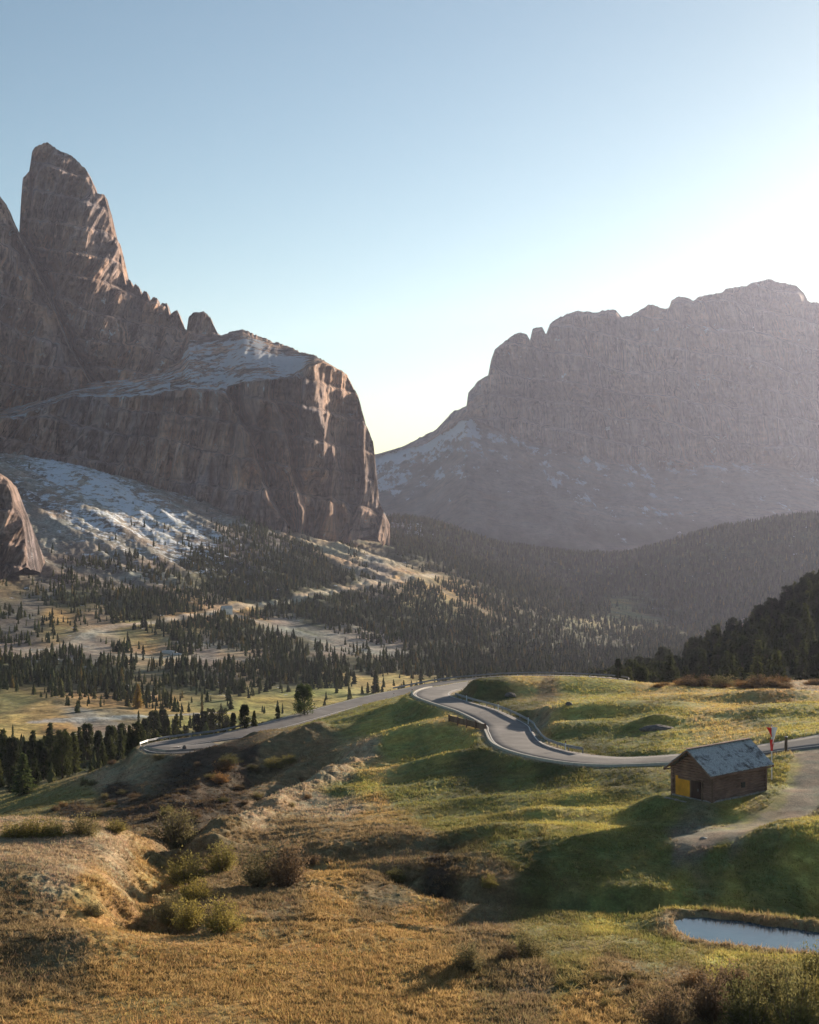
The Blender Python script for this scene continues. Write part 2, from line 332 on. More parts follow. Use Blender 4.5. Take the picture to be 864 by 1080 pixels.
class N:
    """small node-tree writer"""
    def __init__(s, name):
        s.m = bpy.data.materials.new(name); s.m.use_nodes = True; s.t = s.m.node_tree; s.t.nodes.clear()
        s.out = s.t.nodes.new('ShaderNodeOutputMaterial')
    def n(s, kind, props=None, **inp):
        nd = s.t.nodes.new('ShaderNode' + kind)
        for k, v in (props or {}).items(): setattr(nd, k, v)
        for k, v in inp.items():
            key = int(k[1:]) if k[0] == 'i' and k[1:].isdigit() else k.replace('_', ' ')
            s.set(nd.inputs[key], v)
        return nd
    def set(s, sock, v):
        if isinstance(v, bpy.types.Node): v = v.outputs[0]
        if isinstance(v, bpy.types.NodeSocket): s.t.links.new(v, sock)
        elif isinstance(v, tuple) and len(v) == 3 and sock.type == 'RGBA': sock.default_value = (*v, 1)
        else: sock.default_value = v
    def noise(s, scale, detail=4, rough=.55, vec=None, dist=0):
        nd = s.n('TexNoise', Scale=scale, Detail=detail, Roughness=rough, Distortion=dist)
        if vec is not None: s.set(nd.inputs['Vector'], vec)
        return nd.outputs['Fac']
    def ramp(s, fac, stops):
        nd = s.t.nodes.new('ShaderNodeValToRGB'); s.set(nd.inputs[0], fac); e = nd.color_ramp.elements
        while len(e) < len(stops): e.new(.5)
        for el, (p, c) in zip(e, stops): el.position = p; el.color = (*c, 1) if isinstance(c, tuple) else (c, c, c, 1)
        return nd.outputs[0]
    def mix(s, a, b, fac, mode='MIX'):
        nd = s.t.nodes.new('ShaderNodeMix'); nd.data_type = 'RGBA'; nd.blend_type = mode
        s.set(nd.inputs[0], fac); s.set(nd.inputs[6], a); s.set(nd.inputs[7], b); return nd.outputs[2]
    def attr(s, name, out='Color'):
        nd = s.t.nodes.new('ShaderNodeAttribute'); nd.attribute_name = name; return nd.outputs[out]
    def mapped(s, sc, src='Object'):
        tc = s.t.nodes.new('ShaderNodeTexCoord'); mp = s.n('Mapping', Vector=tc.outputs[src]); mp.inputs['Scale'].default_value = sc
        return mp.outputs[0]
    def bsdf(s, col, rough=.9, bump=None, bstr=.5, bdist=.1, spec=.2, metal=0, **kw):
        nd = s.n('BsdfPrincipled', Base_Color=col, Roughness=rough, Metallic=metal)
        nd.inputs['Specular IOR Level'].default_value = spec
        for k, v in kw.items(): s.set(nd.inputs[k.replace('_', ' ')], v)
        if bump is not None:
            b = s.n('Bump', Strength=bstr, Distance=bdist, Height=bump); s.t.links.new(b.outputs[0], nd.inputs['Normal'])
        return nd
    def done(s, sh):
        s.t.links.new(sh.outputs[0], s.out.inputs['Surface']); return s.m
def mat_simple(name, col, rough=.8, scale=3, var=.35, bump=0, spec=.3, metal=0, sc3=(1, 1, 1)):
    n = N(name); v = n.mapped(sc3)
    f = n.noise(scale, 5, .6, v)
    lo = tuple(c * (1 - var) for c in col); hi = tuple(min(1, c * (1 + var)) for c in col)
    c = n.ramp(f, [(.3, lo), (.7, hi)])
    return n.done(n.bsdf(c, rough, f if bump else None, 1, bump, spec, metal))

# ground material: the ground tint, varied at several sizes
def ground_material(name, s1, s2, bumpd, far=False):
    n = N(name); base = n.attr('tint')
    v = n.mapped((1, 1, 1)); a = n.noise(s1, 6, .65, v); b = n.noise(s2, 5, .7, v)
    f1 = n.ramp(a, [(.3, .55), (.55, 1.0), (.75, 1.45)]); f2 = n.ramp(b, [(.34, .5), (.5, 1.0), (.66, 1.5)] if far else [(.3, .6), (.5, 1.0), (.72, 1.4)])
    c = n.mix(base, f1, 1.0, 'MULTIPLY'); c = n.mix(c, f2, .85, 'MULTIPLY')
    hue = n.ramp(n.noise(s1 * .37, 3, .5, v), [(.35, (1.12, .98, .85)), (.65, (.88, 1.04, 1.0))]); c = n.mix(c, hue, 1.0, 'MULTIPLY')
    if far:
        sn = n.attr('snow', 'Fac'); nz = n.noise(.09, 7, .75, v)
        ad = n.n('Math', {'operation': 'ADD'}, i0=sn, i1=n.ramp(nz, [(.33, 0.0), (.67, 1.0)]))
        sm = n.ramp(ad.outputs[0], [(.90, 0.0), (1.12, .9)])
        c = n.mix(c, (.62, .66, .72), sm)
    return n.done(n.bsdf(c, .95, b, .9, bumpd, .1))
M_meadow = ground_material('meadow grass', .9, 5.0, .10)
M_valley = ground_material('valley ground', .05, .35, .8, far=True)

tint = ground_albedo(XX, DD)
tint = tint * (1 + scr[..., None] * (.9 * ridged(ac / 26, al / 420, 3, 45) + .5 * fbm(ac / 6, al / 60, 3, 46) - .5)[..., None]).clip(.45, 1.7)
# eroded bare earth on steep banks, reeds at the pond, shade painted on its far bank
gy = np.gradient(G, axis=0) / np.gradient(DD, axis=0); gx = np.gradient(G, axis=1) / np.gradient(XX, axis=1)
steep = np.hypot(gx, gy)
em = (sstep(.75, 1.3, steep) * (DD < 345))[..., None]
tint = tint * (1 - .5 * em) + np.array([.10, .065, .04]) * .5 * em
pm = (sstep(2.2, .4, sdn) * (DD < 93))[..., None]; tint = tint * (1 - pm) + np.array([.30, .21, .12]) * pm
pm = (sstep(1.6, .2, sdn) * (DD >= 93))[..., None]; tint = tint * (1 - pm) + np.array([.12, .075, .045]) * pm  # far bank: its shade is put into the colour
# gravel drive beside the hut and the road shoulders
gm = (sstep(1.8, .8, bgp + 1.6 * fbm(XX / 2, DD / 2, 3, 15)) * (.6 + .4 * vn2(XX / 1.5, DD / 1.5, 18)))[..., None]
tint = tint * (1 - gm) + np.array([.24, .19, .15]) * gm
sm_ = (sstep(HALF + 1.1, HALF + .5, rb + .5 * fbm(XX / 2, DD / 2, 2, 16)))[..., None]; tint = tint * (1 - sm_) + np.array([.34, .28, .2]) * sm_
# valley tracks worn into the slope
def track(pts, w, col, k=1.0, mn=400):
    global tint, TRK
    q = [P(p[0], p[1], hit(p[0], p[1], mn)) for p in pts]; q = spline(q, 4)
    b, pz = near(q, w * 4); m = sstep(w * 1.5, w * .7, b + w * .5 * fbm(XX / 8, DD / 8, 2, 17))[..., None] * k
    tint = tint * (1 - m) + np.array(col) * m
    TRK = np.minimum(TRK, b / w)
TRK = np.full(G.shape, 99., np.float32)
TR = (.40, .35, .30)
track([(-10,697),(30,690),(65,682),(90,674),(108,665),(132,659),(160,657),(205,650),(240,643)], 5, (.44,.385,.32))
track([(90,674),(98,688),(130,692),(180,693),(230,695),(270,697)], 4.5, TR, .8)
track([(240,643),(270,640),(310,634),(350,625),(390,616),(430,611),(458,606)], 6.5, (.48,.39,.29))
track([(245,648),(290,662),(330,675),(370,686),(410,692)], 5.5, (.40,.35,.29))
track([(300,655),(340,668),(380,680),(420,688)], 7, SC, .7)
track([(40,762),(80,760),(130,757),(200,754),(240,752)], 3.5, (.42, .40, .40), .9, 450)
track([(440,606),(470,625),(510,645),(540,655)], 6, (.27, .2, .12), .7)
track([(360,545),(395,575),(425,605)], 12, PK, .7)
track([(300,545),(350,580),(400,608)], 9, PK, .6)
# snow on the upper scree
snow = np.zeros(G.shape, np.float32)
pys = HY - F * G / DD; pxg = PXS[None] * np.ones((NR, 1))
def blob(px, py, rx, ry, k, rot=0):
    """a patch of land round the point seen at px,py, measured on the land itself"""
    D = hit(px, py, 900); x = (px - CX) / F * D; c, s = math.cos(rot), math.sin(rot)
    a = (XX - x) * c + (DD - D) * s; b = -(XX - x) * s + (DD - D) * c
    return k * np.exp(-(a / rx) ** 2 - (b / ry) ** 2)
for q in [(20,475,60,240,.75),(70,492,70,220,.75),(120,515,80,200,.75),(150,545,70,180,.7),(190,570,60,160,.6),(60,520,60,160,.5),(100,545,50,200,.6),(230,590,40,120,.35),(200,520,60,120,.35),(430,560,60,160,.42),(470,585,60,120,.35),(410,540,50,150,.4)]:
    snow = np.maximum(snow, blob(*q, rot=.3))
snow *= (DD > 1050)
snow *= .35 + .65 * ridged(ac / 30, al / 160, 3, 55) + .5 * fbm(XX / 9, DD / 14, 3, 56)

def land(name, r0, r1, mat, extra=None):
    V = np.stack([XX[r0:r1], DD[r0:r1], G[r0:r1]], -1).reshape(-1, 3)
    at = {'tint': tint[r0:r1].reshape(-1, 3)}
    if extra is not None: at['snow'] = extra[r0:r1].ravel()
    return new_mesh(name, V, grid_faces(r1 - r0, NC), at, True, mat)
rs = int(np.searchsorted(LDS, math.log(338)))
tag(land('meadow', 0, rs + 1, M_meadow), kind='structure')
tag(land('valley_slope', rs, NR, M_valley, snow), kind='structure')

# a far-reaching base sheet so the land continues past the modelled valley
n_ = 24; a = np.linspace(-5000, 5000, n_); b = np.linspace(-1000, 8000, n_); bx, by = np.meshgrid(a, b)
bz = np.full(bx.shape, -330.) ; bz = np.where((by < 3300) & (by > -200) , -260, bz)
bz = -320 + 0 * bx
tag(new_mesh('ground', np.stack([bx, by, bz], -1).reshape(-1, 3), grid_faces(n_, n_), {'tint': np.tile(np.array([[.08, .085, .04]]), (n_ * n_, 1)), 'snow': np.zeros(n_ * n_)}, True, M_valley), kind='structure')

# ------------------------------------------------------------------ rock mountains
def rock_material(name, cols4, scale=1.0, fall=1.0):
    n = N(name)
    v = n.mapped((1, 1, .22)); vz = n.mapped((.25, .25, 1)); vi = n.mapped((1, 1, 1))
    a = n.noise(.018 * scale, 7, .68, v, 1.0); b = n.noise(.2 * scale, 6, .75, n.mapped((1, 1, .5))); s = n.noise(.03 * scale, 5, .6, vz); big = n.noise(.005 * scale, 4, .55, vi)
    c = n.ramp(a, [(.32, cols4[0]), (.46, cols4[1]), (.56, cols4[2]), (.7, cols4[3])])
    c = n.mix(c, n.ramp(b, [(.34, .62), (.5, 1.0), (.66, 1.3)]), 1.0, 'MULTIPLY')
    fis = n.noise(.06 * scale, 5, .6, n.mapped((1, 1, .09)), .8); c = n.mix(c, n.ramp(fis, [(.41, .28), (.47, .95), (.6, 1.0), (.68, 1.45)]), .95, 'MULTIPLY')  # shaded gaps and lit faces of the rock columns, put in by colour
    wst = n.noise(.11 * scale, 3, .5, n.mapped((1, 1, .06))); c = n.mix(c, n.ramp(wst, [(.36, .45), (.46, 1.0), (.6, 1.0), (.68, 1.35)]), .9, 'MULTIPLY')
    pat = n.noise(.014 * scale, 5, .6, n.mapped((1, 1, .5))); c = n.mix(c, (.62, .38, .24), n.ramp(pat, [(.56, 0.0), (.66, .55)]))
    c = n.mix(c, n.ramp(s, [(.38, .6), (.5, 1.0), (.66, 1.25)]), .9, 'MULTIPLY'); s2 = n.noise(.11 * scale, 4, .65, n.mapped((.12, .12, 1)), .3); c = n.mix(c, n.ramp(s2, [(.36, .55), (.46, 1.0), (.62, 1.0), (.7, 1.3)]), .7, 'MULTIPLY')
    c = n.mix(c, n.ramp(big, [(.38, (.78, .82, .9)), (.6, (1.15, 1.0, .86))]), 1.0, 'MULTIPLY')
    sn = n.attr('snow', 'Fac'); nz = n.noise(.05 * scale, 7, .72, n.mapped((1, fall, 1)))
    ad = n.n('Math', {'operation': 'ADD'}, i0=sn, i1=n.ramp(nz, [(.33, 0.0), (.67, 1.0)]))
    gul = n.noise(.03 * scale, 6, .65, n.mapped((1, fall, 1))); c = n.mix(c, n.mix(n.attr('tint'), n.ramp(gul, [(.38, .45), (.5, 1.0), (.62, 1.6)]), 1.0, 'MULTIPLY'), n.attr('cover', 'Fac'))
    c = n.mix(c, (.66, .70, .76), n.ramp(ad.outputs[0], [(.90, 0.0), (1.12, .9)]))
    return n.done(n.bsdf(c, .95, b, 1.0, 9.0 / scale, .08))
def shell(lines, pa, pb, dpx, nseg, dfun, jag=0, seed=0, back=700, mid_jag=0):
    """rock face lofted through lines of (px, py, distance); dfun adds relief in depth"""
    px = np.arange(pa, pb + .1, dpx)
    L = []
    for ln in lines:
        q = np.array(ln, float); L.append(np.stack([np.interp(px, q[:, 0], q[:, 1]), np.interp(px, q[:, 0], q[:, 2])], -1))
    L = np.array(L)                                  # lines x cols x (py, D)
    for q in range(1, len(L) - 1): L[q][:, 0] += mid_jag * (5 * fbm(px / 30, px * 0 + 9, 4, seed + 40) + 1.5 * fbm(px / 6, px * 0 + 5, 2, seed + 41)); L[q][:, 1] -= mid_jag * 25 * fbm(px / 20, px * 0 + 2, 3, seed + 42)
    top = L[-1]
    JG = jag * (2.2 * fbm(px / 9, px * 0, 3, seed) + 2.0 * np.abs(fbm(px / 4, px * 0 + 3, 3, seed + 1)))
    rws, par = [], []
    for k in range(len(L) - 1):
        t = np.linspace(0, 1, nseg[k], endpoint=(k == len(L) - 2))[:, None, None]
        rws.append(L[k] * (1 - t) + L[k + 1] * t); par.append(k + t[:, 0, 0])
    Q = np.concatenate(rws); par = np.concatenate(par)
    py, D = Q[..., 0], Q[..., 1]; py = py + JG[None] * sstep(len(L) - 1.12, len(L) - 1, par)[:, None]; PX = px[None] * np.ones_like(py)
    x = (PX - CX) / F * D; z = (HY - py) / F * D
    off, snow, cover, tc = dfun(PX, py, x, z, par[:, None])
    edge = np.clip((len(L) - 1 - par) / .04, 0.25, 1)[:, None]
    D = D + off * edge
    V = np.stack([(PX - CX) / F * D, D, (HY - py) / F * D], -1)
    bk = []
    for d_, dz in ((25, -4), (90, -50), (220, -160), (back, -520)):
        q = V[-1].copy(); q[:, 1] += d_; q[:, 2] = np.maximum(q[:, 2] + dz, -300 if dz > -500 else -320)
        bk.append(q)
    V = np.concatenate([V, np.array(bk)]); ex = np.ones((4, 1))
    f = lambda a: np.concatenate([a, a[-1:] * ex])
    return V, f(snow), f(cover), np.concatenate([tc, np.repeat(tc[-1:], 4, 0)])
def join_shells(name, shells, mat):
    Vs, Fs, S, C_, T = [], [], [], [], []; o = 0
    for V, s, c, t in shells:
        nr, nc = V.shape[:2]; Vs.append(V.reshape(-1, 3)); Fs.append(grid_faces(nr, nc, o)); o += nr * nc
        S.append(s.ravel()); C_.append(c.ravel()); T.append(t.reshape(-1, 3))
    return new_mesh(name, np.concatenate(Vs), np.concatenate(Fs), {'snow': np.concatenate(S), 'cover': np.concatenate(C_), 'tint': np.concatenate(T)}, False, mat)

def rock_relief(PX, py, x, z, A1, A2, slant=.15, s=1.0, seed=0, ck=.6, tk=.95):
    u = x + slant * z
    w = 25 * s * fbm(x / (90 * s), z / (200 * s), 3, seed + 5)
    r = ridged((u + w) / (95 * s), z / (520 * s), 3, seed, .45)
    r2 = ridged((u + w) / (28 * s), z / (150 * s), 3, seed + 3, .55)
    st = ridged(x / (300 * s) + .3 * r, (z + .25 * x) / (34 * s), 3, seed + 8, .5)
    r3 = ridged((u + .5 * w) / (11 * s), z / (110 * s), 3, seed + 12, .6)
    col_ = (u + w * .8) / (38 * s) + .6 * vn2(x / (200 * s), z / (90 * s), seed + 20); cf = col_ - np.floor(col_); amp_ = .5 + vn2(np.floor(col_), z / (70 * s), seed + 21)
    colm = amp_ * (sstep(0, .12, cf) - cf)
    cr = np.maximum(0, ridged((u + w) / (60 * s), z / (700 * s), 2, seed + 14) - .72) * 3
    zz = (z + .2 * x + 14 * s * fbm(x / (80 * s), z / (60 * s), 2, seed + 15)) / (42 * s); tr = zz - np.floor(zz)
    return -A1 * (r - .5) - 1.25 * A2 * (r2 - .5) - .8 * A2 * (r3 - .5) - .5 * A2 * (st - .5) + tk * A2 * (.5 + vn2(np.floor(zz), x / (120 * s), seed + 23)) * (sstep(0, .16, tr) - tr) + .8 * A2 * cr - ck * A2 * colm + .2 * A2 * fbm(x / (6 * s), z / (14 * s), 3, seed + 9)
zero3 = lambda a, c=(.1, .1, .1): np.ones(a.shape + (1,)) * np.array(c)

def edge_fn(py, pts):
    q = np.array(pts, float); return np.interp(py, q[:, 0], q[:, 1])
def f_front(PX, py, x, z, par):                      # the big lower cliff with the snowy ledge above
    plat = sstep(1.0, 1.04, par)
    cl = 1 - plat
    off = rock_relief(PX, py, x, z, 120, 30, -.12, 1.0, 100)
    e1 = edge_fn(py, [(400,234),(430,247),(490,268),(530,286),(560,300)]); e2 = edge_fn(py, [(400,281),(430,291),(480,308),(540,315),(570,316)])
    e3 = edge_fn(py, [(395,330),(440,338),(480,352),(545,366)])
    for e, dep, wd in ((e1, 105, 18), (e2, 95, 17), (e3, 12, 24)):
        s_ = PX - e - 7 * fbm(py / 22, e * 0 + dep, 4, 150); off = off + cl * dep * np.where(s_ > 0, np.exp(-s_ / wd) * sstep(0, 5, s_), 0) - cl * 20 * np.exp(-(s_ / 5) ** 2)
    rel = off * (1 - .5 * plat - .42 * sstep(1.3, 1.9, par) * (1 - sstep(318, 332, PX)))
    # snow lies on the gentle ledge
    sn = plat * (.47 + .6 * fbm(x / 60, z / 22, 4, 120)) * sstep(60, 180, PX + 0 * x) * (1 - sstep(318, 332, PX)) * (1 - sstep(1.75, 1.98, par))
    sn = np.maximum(sn, plat * (.36 + .7 * fbm(x / 50, z / 15, 3, 121)) * (PX < 180))
    sn = np.maximum(sn, cl * .22 * sstep(.93, .99, par))
    return rel, sn, 0 * x, zero3(x)
base = [(-300,425,1850),(0,466,1880),(60,474,1890),(125,482,1900),(165,506,1870),(200,527,1840),(268,566,1790),(285,553,1800),(320,540,1850),(350,549,1850),(395,535,1930),(412,560,1960)]
base_lo = [(p[0], p[1] + 28, p[2] - 12) for p in base]
ledge = [(-300,400,1960),(0,444,1975),(20,441,1980),(55,427,1985),(80,418,2000),(100,421,2000),(135,418,1985),(180,412,1960),(230,409,1915),(262,401,1900),(290,399,1915),(310,396,1925),(324,385,1940),(340,381,1960),(365,396,1990),(378,420,2000),(386,450,2000),(394,468,2000),(397,500,1985),(400,530,1980),(412,556,1985)]
ptop = [(-300,380,2400),(0,432,2150),(90,405,2200),(170,392,2220),(190,378,2260),(200,352,2330),(222,352,2340),(232,351,2330),(245,349,2330),(256,346,2320),(275,354,2300),(300,364,2270),(322,371,2200),(345,382,2080),(366,395,2030),(378,419,2020),(386,449,2015),(394,467,2015),(397,499,2000),(400,530,1995),(412,556,1995)]
f_top = lambda P_: P_
S3 = shell([base_lo, ledge, ptop], -300, 411.5, .8, [150, 110], f_front, 1.3, 130, mid_jag=1)
def f_spire(PX, py, x, z, par):
    off = rock_relief(PX, py, x, z, 90, 34, -.18, 1.1, 200)
    # slab whose right side turns away
    s_ = PX - edge_fn(py, [(150,48),(230,70),(300,98),(400,150)])
    off = off + 22 * sstep(0, 45, s_)
    s_ = PX - edge_fn(py, [(240,20),(300,45),(370,75),(415,103)]); off = off + 150 * np.exp(-np.maximum(s_, 0) / 9) * sstep(225, 300, py)
    sn = .30 * sstep(.15, .0, par) + .18 * ridged(x / 60, z / 18, 2, 230) * (par < .5)
    return off, sn * (PX > 60), 0 * x, zero3(x)
sp_base = [(0,470,2140),(60,440,2150),(110,420,2160),(175,402,2190),(190,392,2230),(215,372,2290),(240,358,2330)]
sp_top = [(17,300,2330),(20,252,2330),(22,215,2330),(24,188,2330),(31,180,2330),(34,160,2335),(37,155,2335),(50,150,2340),(62,157,2340),(72,161,2340),(84,171,2340),(92,180,2335),(99,197,2330),(103,205,2330),(110,206,2335),(115,222,2335),(118,243,2330),(124,253,2330),(128,268,2330),(129,283,2330),(133,300,2325),(135,294,2350),(138,296,2345),(140,304,2340),(143,298,2350),(147,302,2350),(149,311,2340),(152,305,2340),(155,307,2340),(158,318,2330),(161,313,2340),(166,315,2340),(168,325,2340),(171,319,2340),(176,319,2340),(179,331,2335),(183,328,2340),(187,326,2340),(190,334,2340),(194,344,2335),(197,346,2335),(199,333,2330),(204,328,2330),(215,328,2330),(222,334,2330),(228,347,2330),(233,356,2335),(240,358,2340)]
S2 = shell([sp_base, sp_top], 17, 240, .6, [230], f_spire, .9, 230)
def f_left(PX, py, x, z, par):
    off = rock_relief(PX, py, x, z, 80, 30, -.2, 1.0, 300)
    off = off + 50 * sstep(25, 0, np.interp(py, [205, 250, 300, 370, 415], [2, 20, 45, 76, 103]) - PX)
    return off, .12 * ridged(x / 60, z / 16, 2, 330), 0 * x, zero3(x)
lb_base = [(-300,420,2080),(0,470,2080),(60,455,2090),(108,430,2100)]
lb_top = [(-300,60,2230),(-120,110,2220),(-60,150,2210),(-25,185,2200),(0,204,2200),(6,216,2200),(12,230,2200),(20,247,2200),(33,275,2200),(45,300,2195),(58,330,2190),(75,369,2180),(90,396,2160),(104,418,2130),(108,428,2110)]
S1 = shell([lb_base, lb_top], -300, 107.5, .8, [230], f_left, 1.2, 330)
def f_out(PX, py, x, z, par):
    return rock_relief(PX, py, x, z, 22, 10, -.2, .5, 400), 0 * x, 0 * x, zero3(x)
S0 = shell([[(-200,640,1130),(0,612,1130),(28,598,1135),(34,602,1160)], [(-200,450,1190),(-40,480,1180),(0,500,1170),(9,510,1170),(16,530,1168),(24,548,1165),(27,570,1160),(30,590,1160),(34,601,1165)]], -200, 34, .8, [110], f_out, .8, 430, back=160)
M_rockL = rock_material('dolomite rock', [(.25,.205,.205), (.40,.315,.29), (.54,.385,.31), (.68,.48,.36)])
tag(join_shells('rocky_mountain', [S3, S2, S1, S0], M_rockL), kind='structure')

def f_right(PX, py, x, z, par):
    sk_ = 1 - sstep(.97, 1.03, par)
    off = (1 - sk_) * rock_relief(PX, py, x, z, 230, 80, .1, 2.6, 500, .3, 1.3) + sk_ * (90 * fbm(x / 260, par * 5, 4, 520) + 26 * fbm(x / 70, par * 18, 3, 521))
    sn = sk_ * (.06 + .36 * sstep(.5, .9, par) * sstep(640, 460, PX) + .22 * sstep(.9, .98, par) + .28 * fbm(x / 160 + par * 2, par * 6, 3, 530))
    sn = np.maximum(sn, (1 - sk_) * (-.12 + .45 * fbm(x / 200, z / 60, 3, 531)))
    dark = sstep(.75, .35, par + .25 * fbm(x / 300, par * 6, 3, 540))
    tc = dark[..., None] * np.array([.05, .055, .035]) + (1 - dark[..., None]) * np.array([.2, .18, .16])
    return off, sn, sk_ * (.55 + .45 * dark), tc
rt = [(385,481,6100),(400,478,6080),(430,469,6000),(445,461,5950),(458,454,5900),(470,441,5800),(480,432,5760),(492,427,5720),(494,413,5700),(503,403,5680),(515,395,5660),(518,378,5640),(522,368,5640),(530,362,5640),(540,353,5640),(556,351,5640),(559,357,5640),(562,346,5640),(572,344,5640),(576,350,5640),(580,342,5640),(590,335,5640),(600,330,5640),(612,327,5640),(625,329,5640),(641,325,5640),(650,328,5640),(656,335,5640),(664,331,5640),(672,328,5640),(684,321,5640),(692,322,5640),(698,325,5640),(706,324,5640),(709,315,5640),(716,311,5640),(723,313,5640),(731,318,5640),(738,313,5640),(748,310,5640),(760,309,5640),(768,304,5640),(778,301,5640),(790,300,5640),(800,297,5640),(812,294.5,5640),(826,297,5640),(840,301,5640),(848,307,5640),(852,316,5640),(860,318,5640),(875,321,5640),(920,340,5640),(1000,400,5640),(1100,455,5700),(1300,500,5800)]
rc = [(385,483,6050),(400,480,6000),(450,468,5750),(480,447,5500),(492,440,5380),(520,452,5350),(560,468,5320),(600,476,5300),(640,488,5280),(700,494,5260),(760,488,5260),(820,492,5260),(864,500,5260),(1000,520,5260),(1300,560,5400)]
rb_ = [(385,632,3050),(640,636,3050),(864,630,3050),(1300,625,3050)]
S4 = shell([rb_, rc, rt], 385, 1300, 1.0, [170, 230], f_right, 1.0, 540, back=1200)
M_rockR = rock_material('far dolomite rock', [(.24,.20,.20), (.36,.29,.275), (.46,.35,.31), (.56,.41,.34)], .45, .16)
tag(join_shells('rocky_mountain', [S4], M_rockR), kind='structure')

# ------------------------------------------------------------------ haze: one closed box of even, pale air
def haze_box(x0, x1, y0, y1, z0, z1, density):
    V = np.array([(x, y, z) for z in (z0, z1) for y in (y0, y1) for x in (x0, x1)], float)
    Q = np.array([(0,2,3,1),(4,5,7,6),(0,1,5,4),(2,6,7,3),(0,4,6,2),(1,3,7,5)])
    n = N('haze air'); pv = n.t.nodes.new('ShaderNodeVolumePrincipled')
    pv.inputs['Color'].default_value = (.70, .74, 1.0, 1); pv.inputs['Density'].default_value = density; pv.inputs['Anisotropy'].default_value = .45
    n.t.links.new(pv.outputs[0], n.out.inputs['Volume'])
    o = new_mesh('haze', V, Q, None, False, n.m); tag(o, 'thin pale blue mountain haze filling the valley', 'haze', kind='stuff')
haze_box(-5100, 5100, -1100, 8100, -322, 880, 2.9e-5)

# ------------------------------------------------------------------ road, markings, water
M_road = mat_simple('asphalt', (.145,.13,.125), .85, .45, .3, .01)
M_kerb = mat_simple('pale concrete', (.42,.385,.33), .85, 3, .2)
M_paint = mat_simple('worn white paint', (.6,.58,.54), .7, 4, .25)
M_steel = mat_simple('galvanised steel', (.27,.275,.28), .45, 2, .25, 0, .5, .6)
M_post = mat_simple('steel post', (.25,.25,.26), .6, 2, .25, 0, .4, .4)
M_black = mat_simple('black plastic', (.02,.02,.02), .5)
M_white = mat_simple('white plastic', (.75,.75,.73), .5, 3, .1)
M_red = mat_simple('red plastic', (.6,.04,.03), .5, 3, .2)
full_px = roadA_px[:-1] + [(634,717.2,298),(645,717.6,304),(640,716.3,310)] + roadB_px[2:]
roadP = spline([P(*p) for p in full_px], .5)
def frame(path):
    t = np.gradient(path, axis=0); t[:, 2] = 0; t /= np.linalg.norm(t, axis=1)[:, None] + 1e-9
    return t, np.stack([-t[:, 1], t[:, 0], t[:, 0] * 0], 1)
rT, rN = frame(roadP)
def ribbon(path, nrm, offs, zs):
    return np.stack([path + nrm * o + np.array([0, 0, z]) for o, z in zip(offs, zs)], 1)
def seg(a, b, path=roadP):
    """index range of the road between two photo columns/distances"""
    f = lambda q: int(np.argmin((path[:, 0] - q[0]) ** 2 + (path[:, 1] - q[1]) ** 2))
    i, j = f(P(*a)), f(P(*b)); return (i, j) if i < j else (j, i)
rib = ribbon(roadP, rN, [-3.25, -3.0, -1.5, 0, 1.5, 3.0, 3.25], [-.25, 0, .02, .03, .02, 0, -.25])
road = tag(new_mesh('road', rib.reshape(-1, 3), grid_faces(*rib.shape[:2]), None, True, M_road), kind='structure')
for o in (-2.75, 2.75):
    r_ = ribbon(roadP, rN, [o - .07, o + .07], [.02, .02]); new_mesh('edge_line', r_.reshape(-1, 3), grid_faces(*r_.shape[:2]), None, False, M_paint, road)
i, j = seg((780,793,148), (470,726,256))
r_ = ribbon(roadP[i:j], rN[i:j], [3.0, 3.0, 3.28, 3.28], [-.2, .16, .16, -.35]); new_mesh('kerb', r_.reshape(-1, 3), grid_faces(*r_.shape[:2]), None, False, M_kerb, road)
n = N('pond water'); wv = n.noise(1.4, 3, .6, n.mapped((1, 1, 1)))
M_water = n.done(n.bsdf((.03,.085,.125), .10, wv, .3, .03, .8))
tp = spline([(x * 1.0, y, PZ) for x, y in np.vstack([pond, pond[:1]])], .5)[:, :2]
c0 = tp.mean(0); big = c0 + (tp - c0) * 1.05 + 0
V = np.vstack([[*c0, PZ]] + [[x, y, PZ] for x, y in big]); k = len(big)
tag(new_mesh('pond', V, np.array([[0, 1 + a, 1 + (a + 1) % k] for a in range(k)]), None, True, M_water), kind='structure')

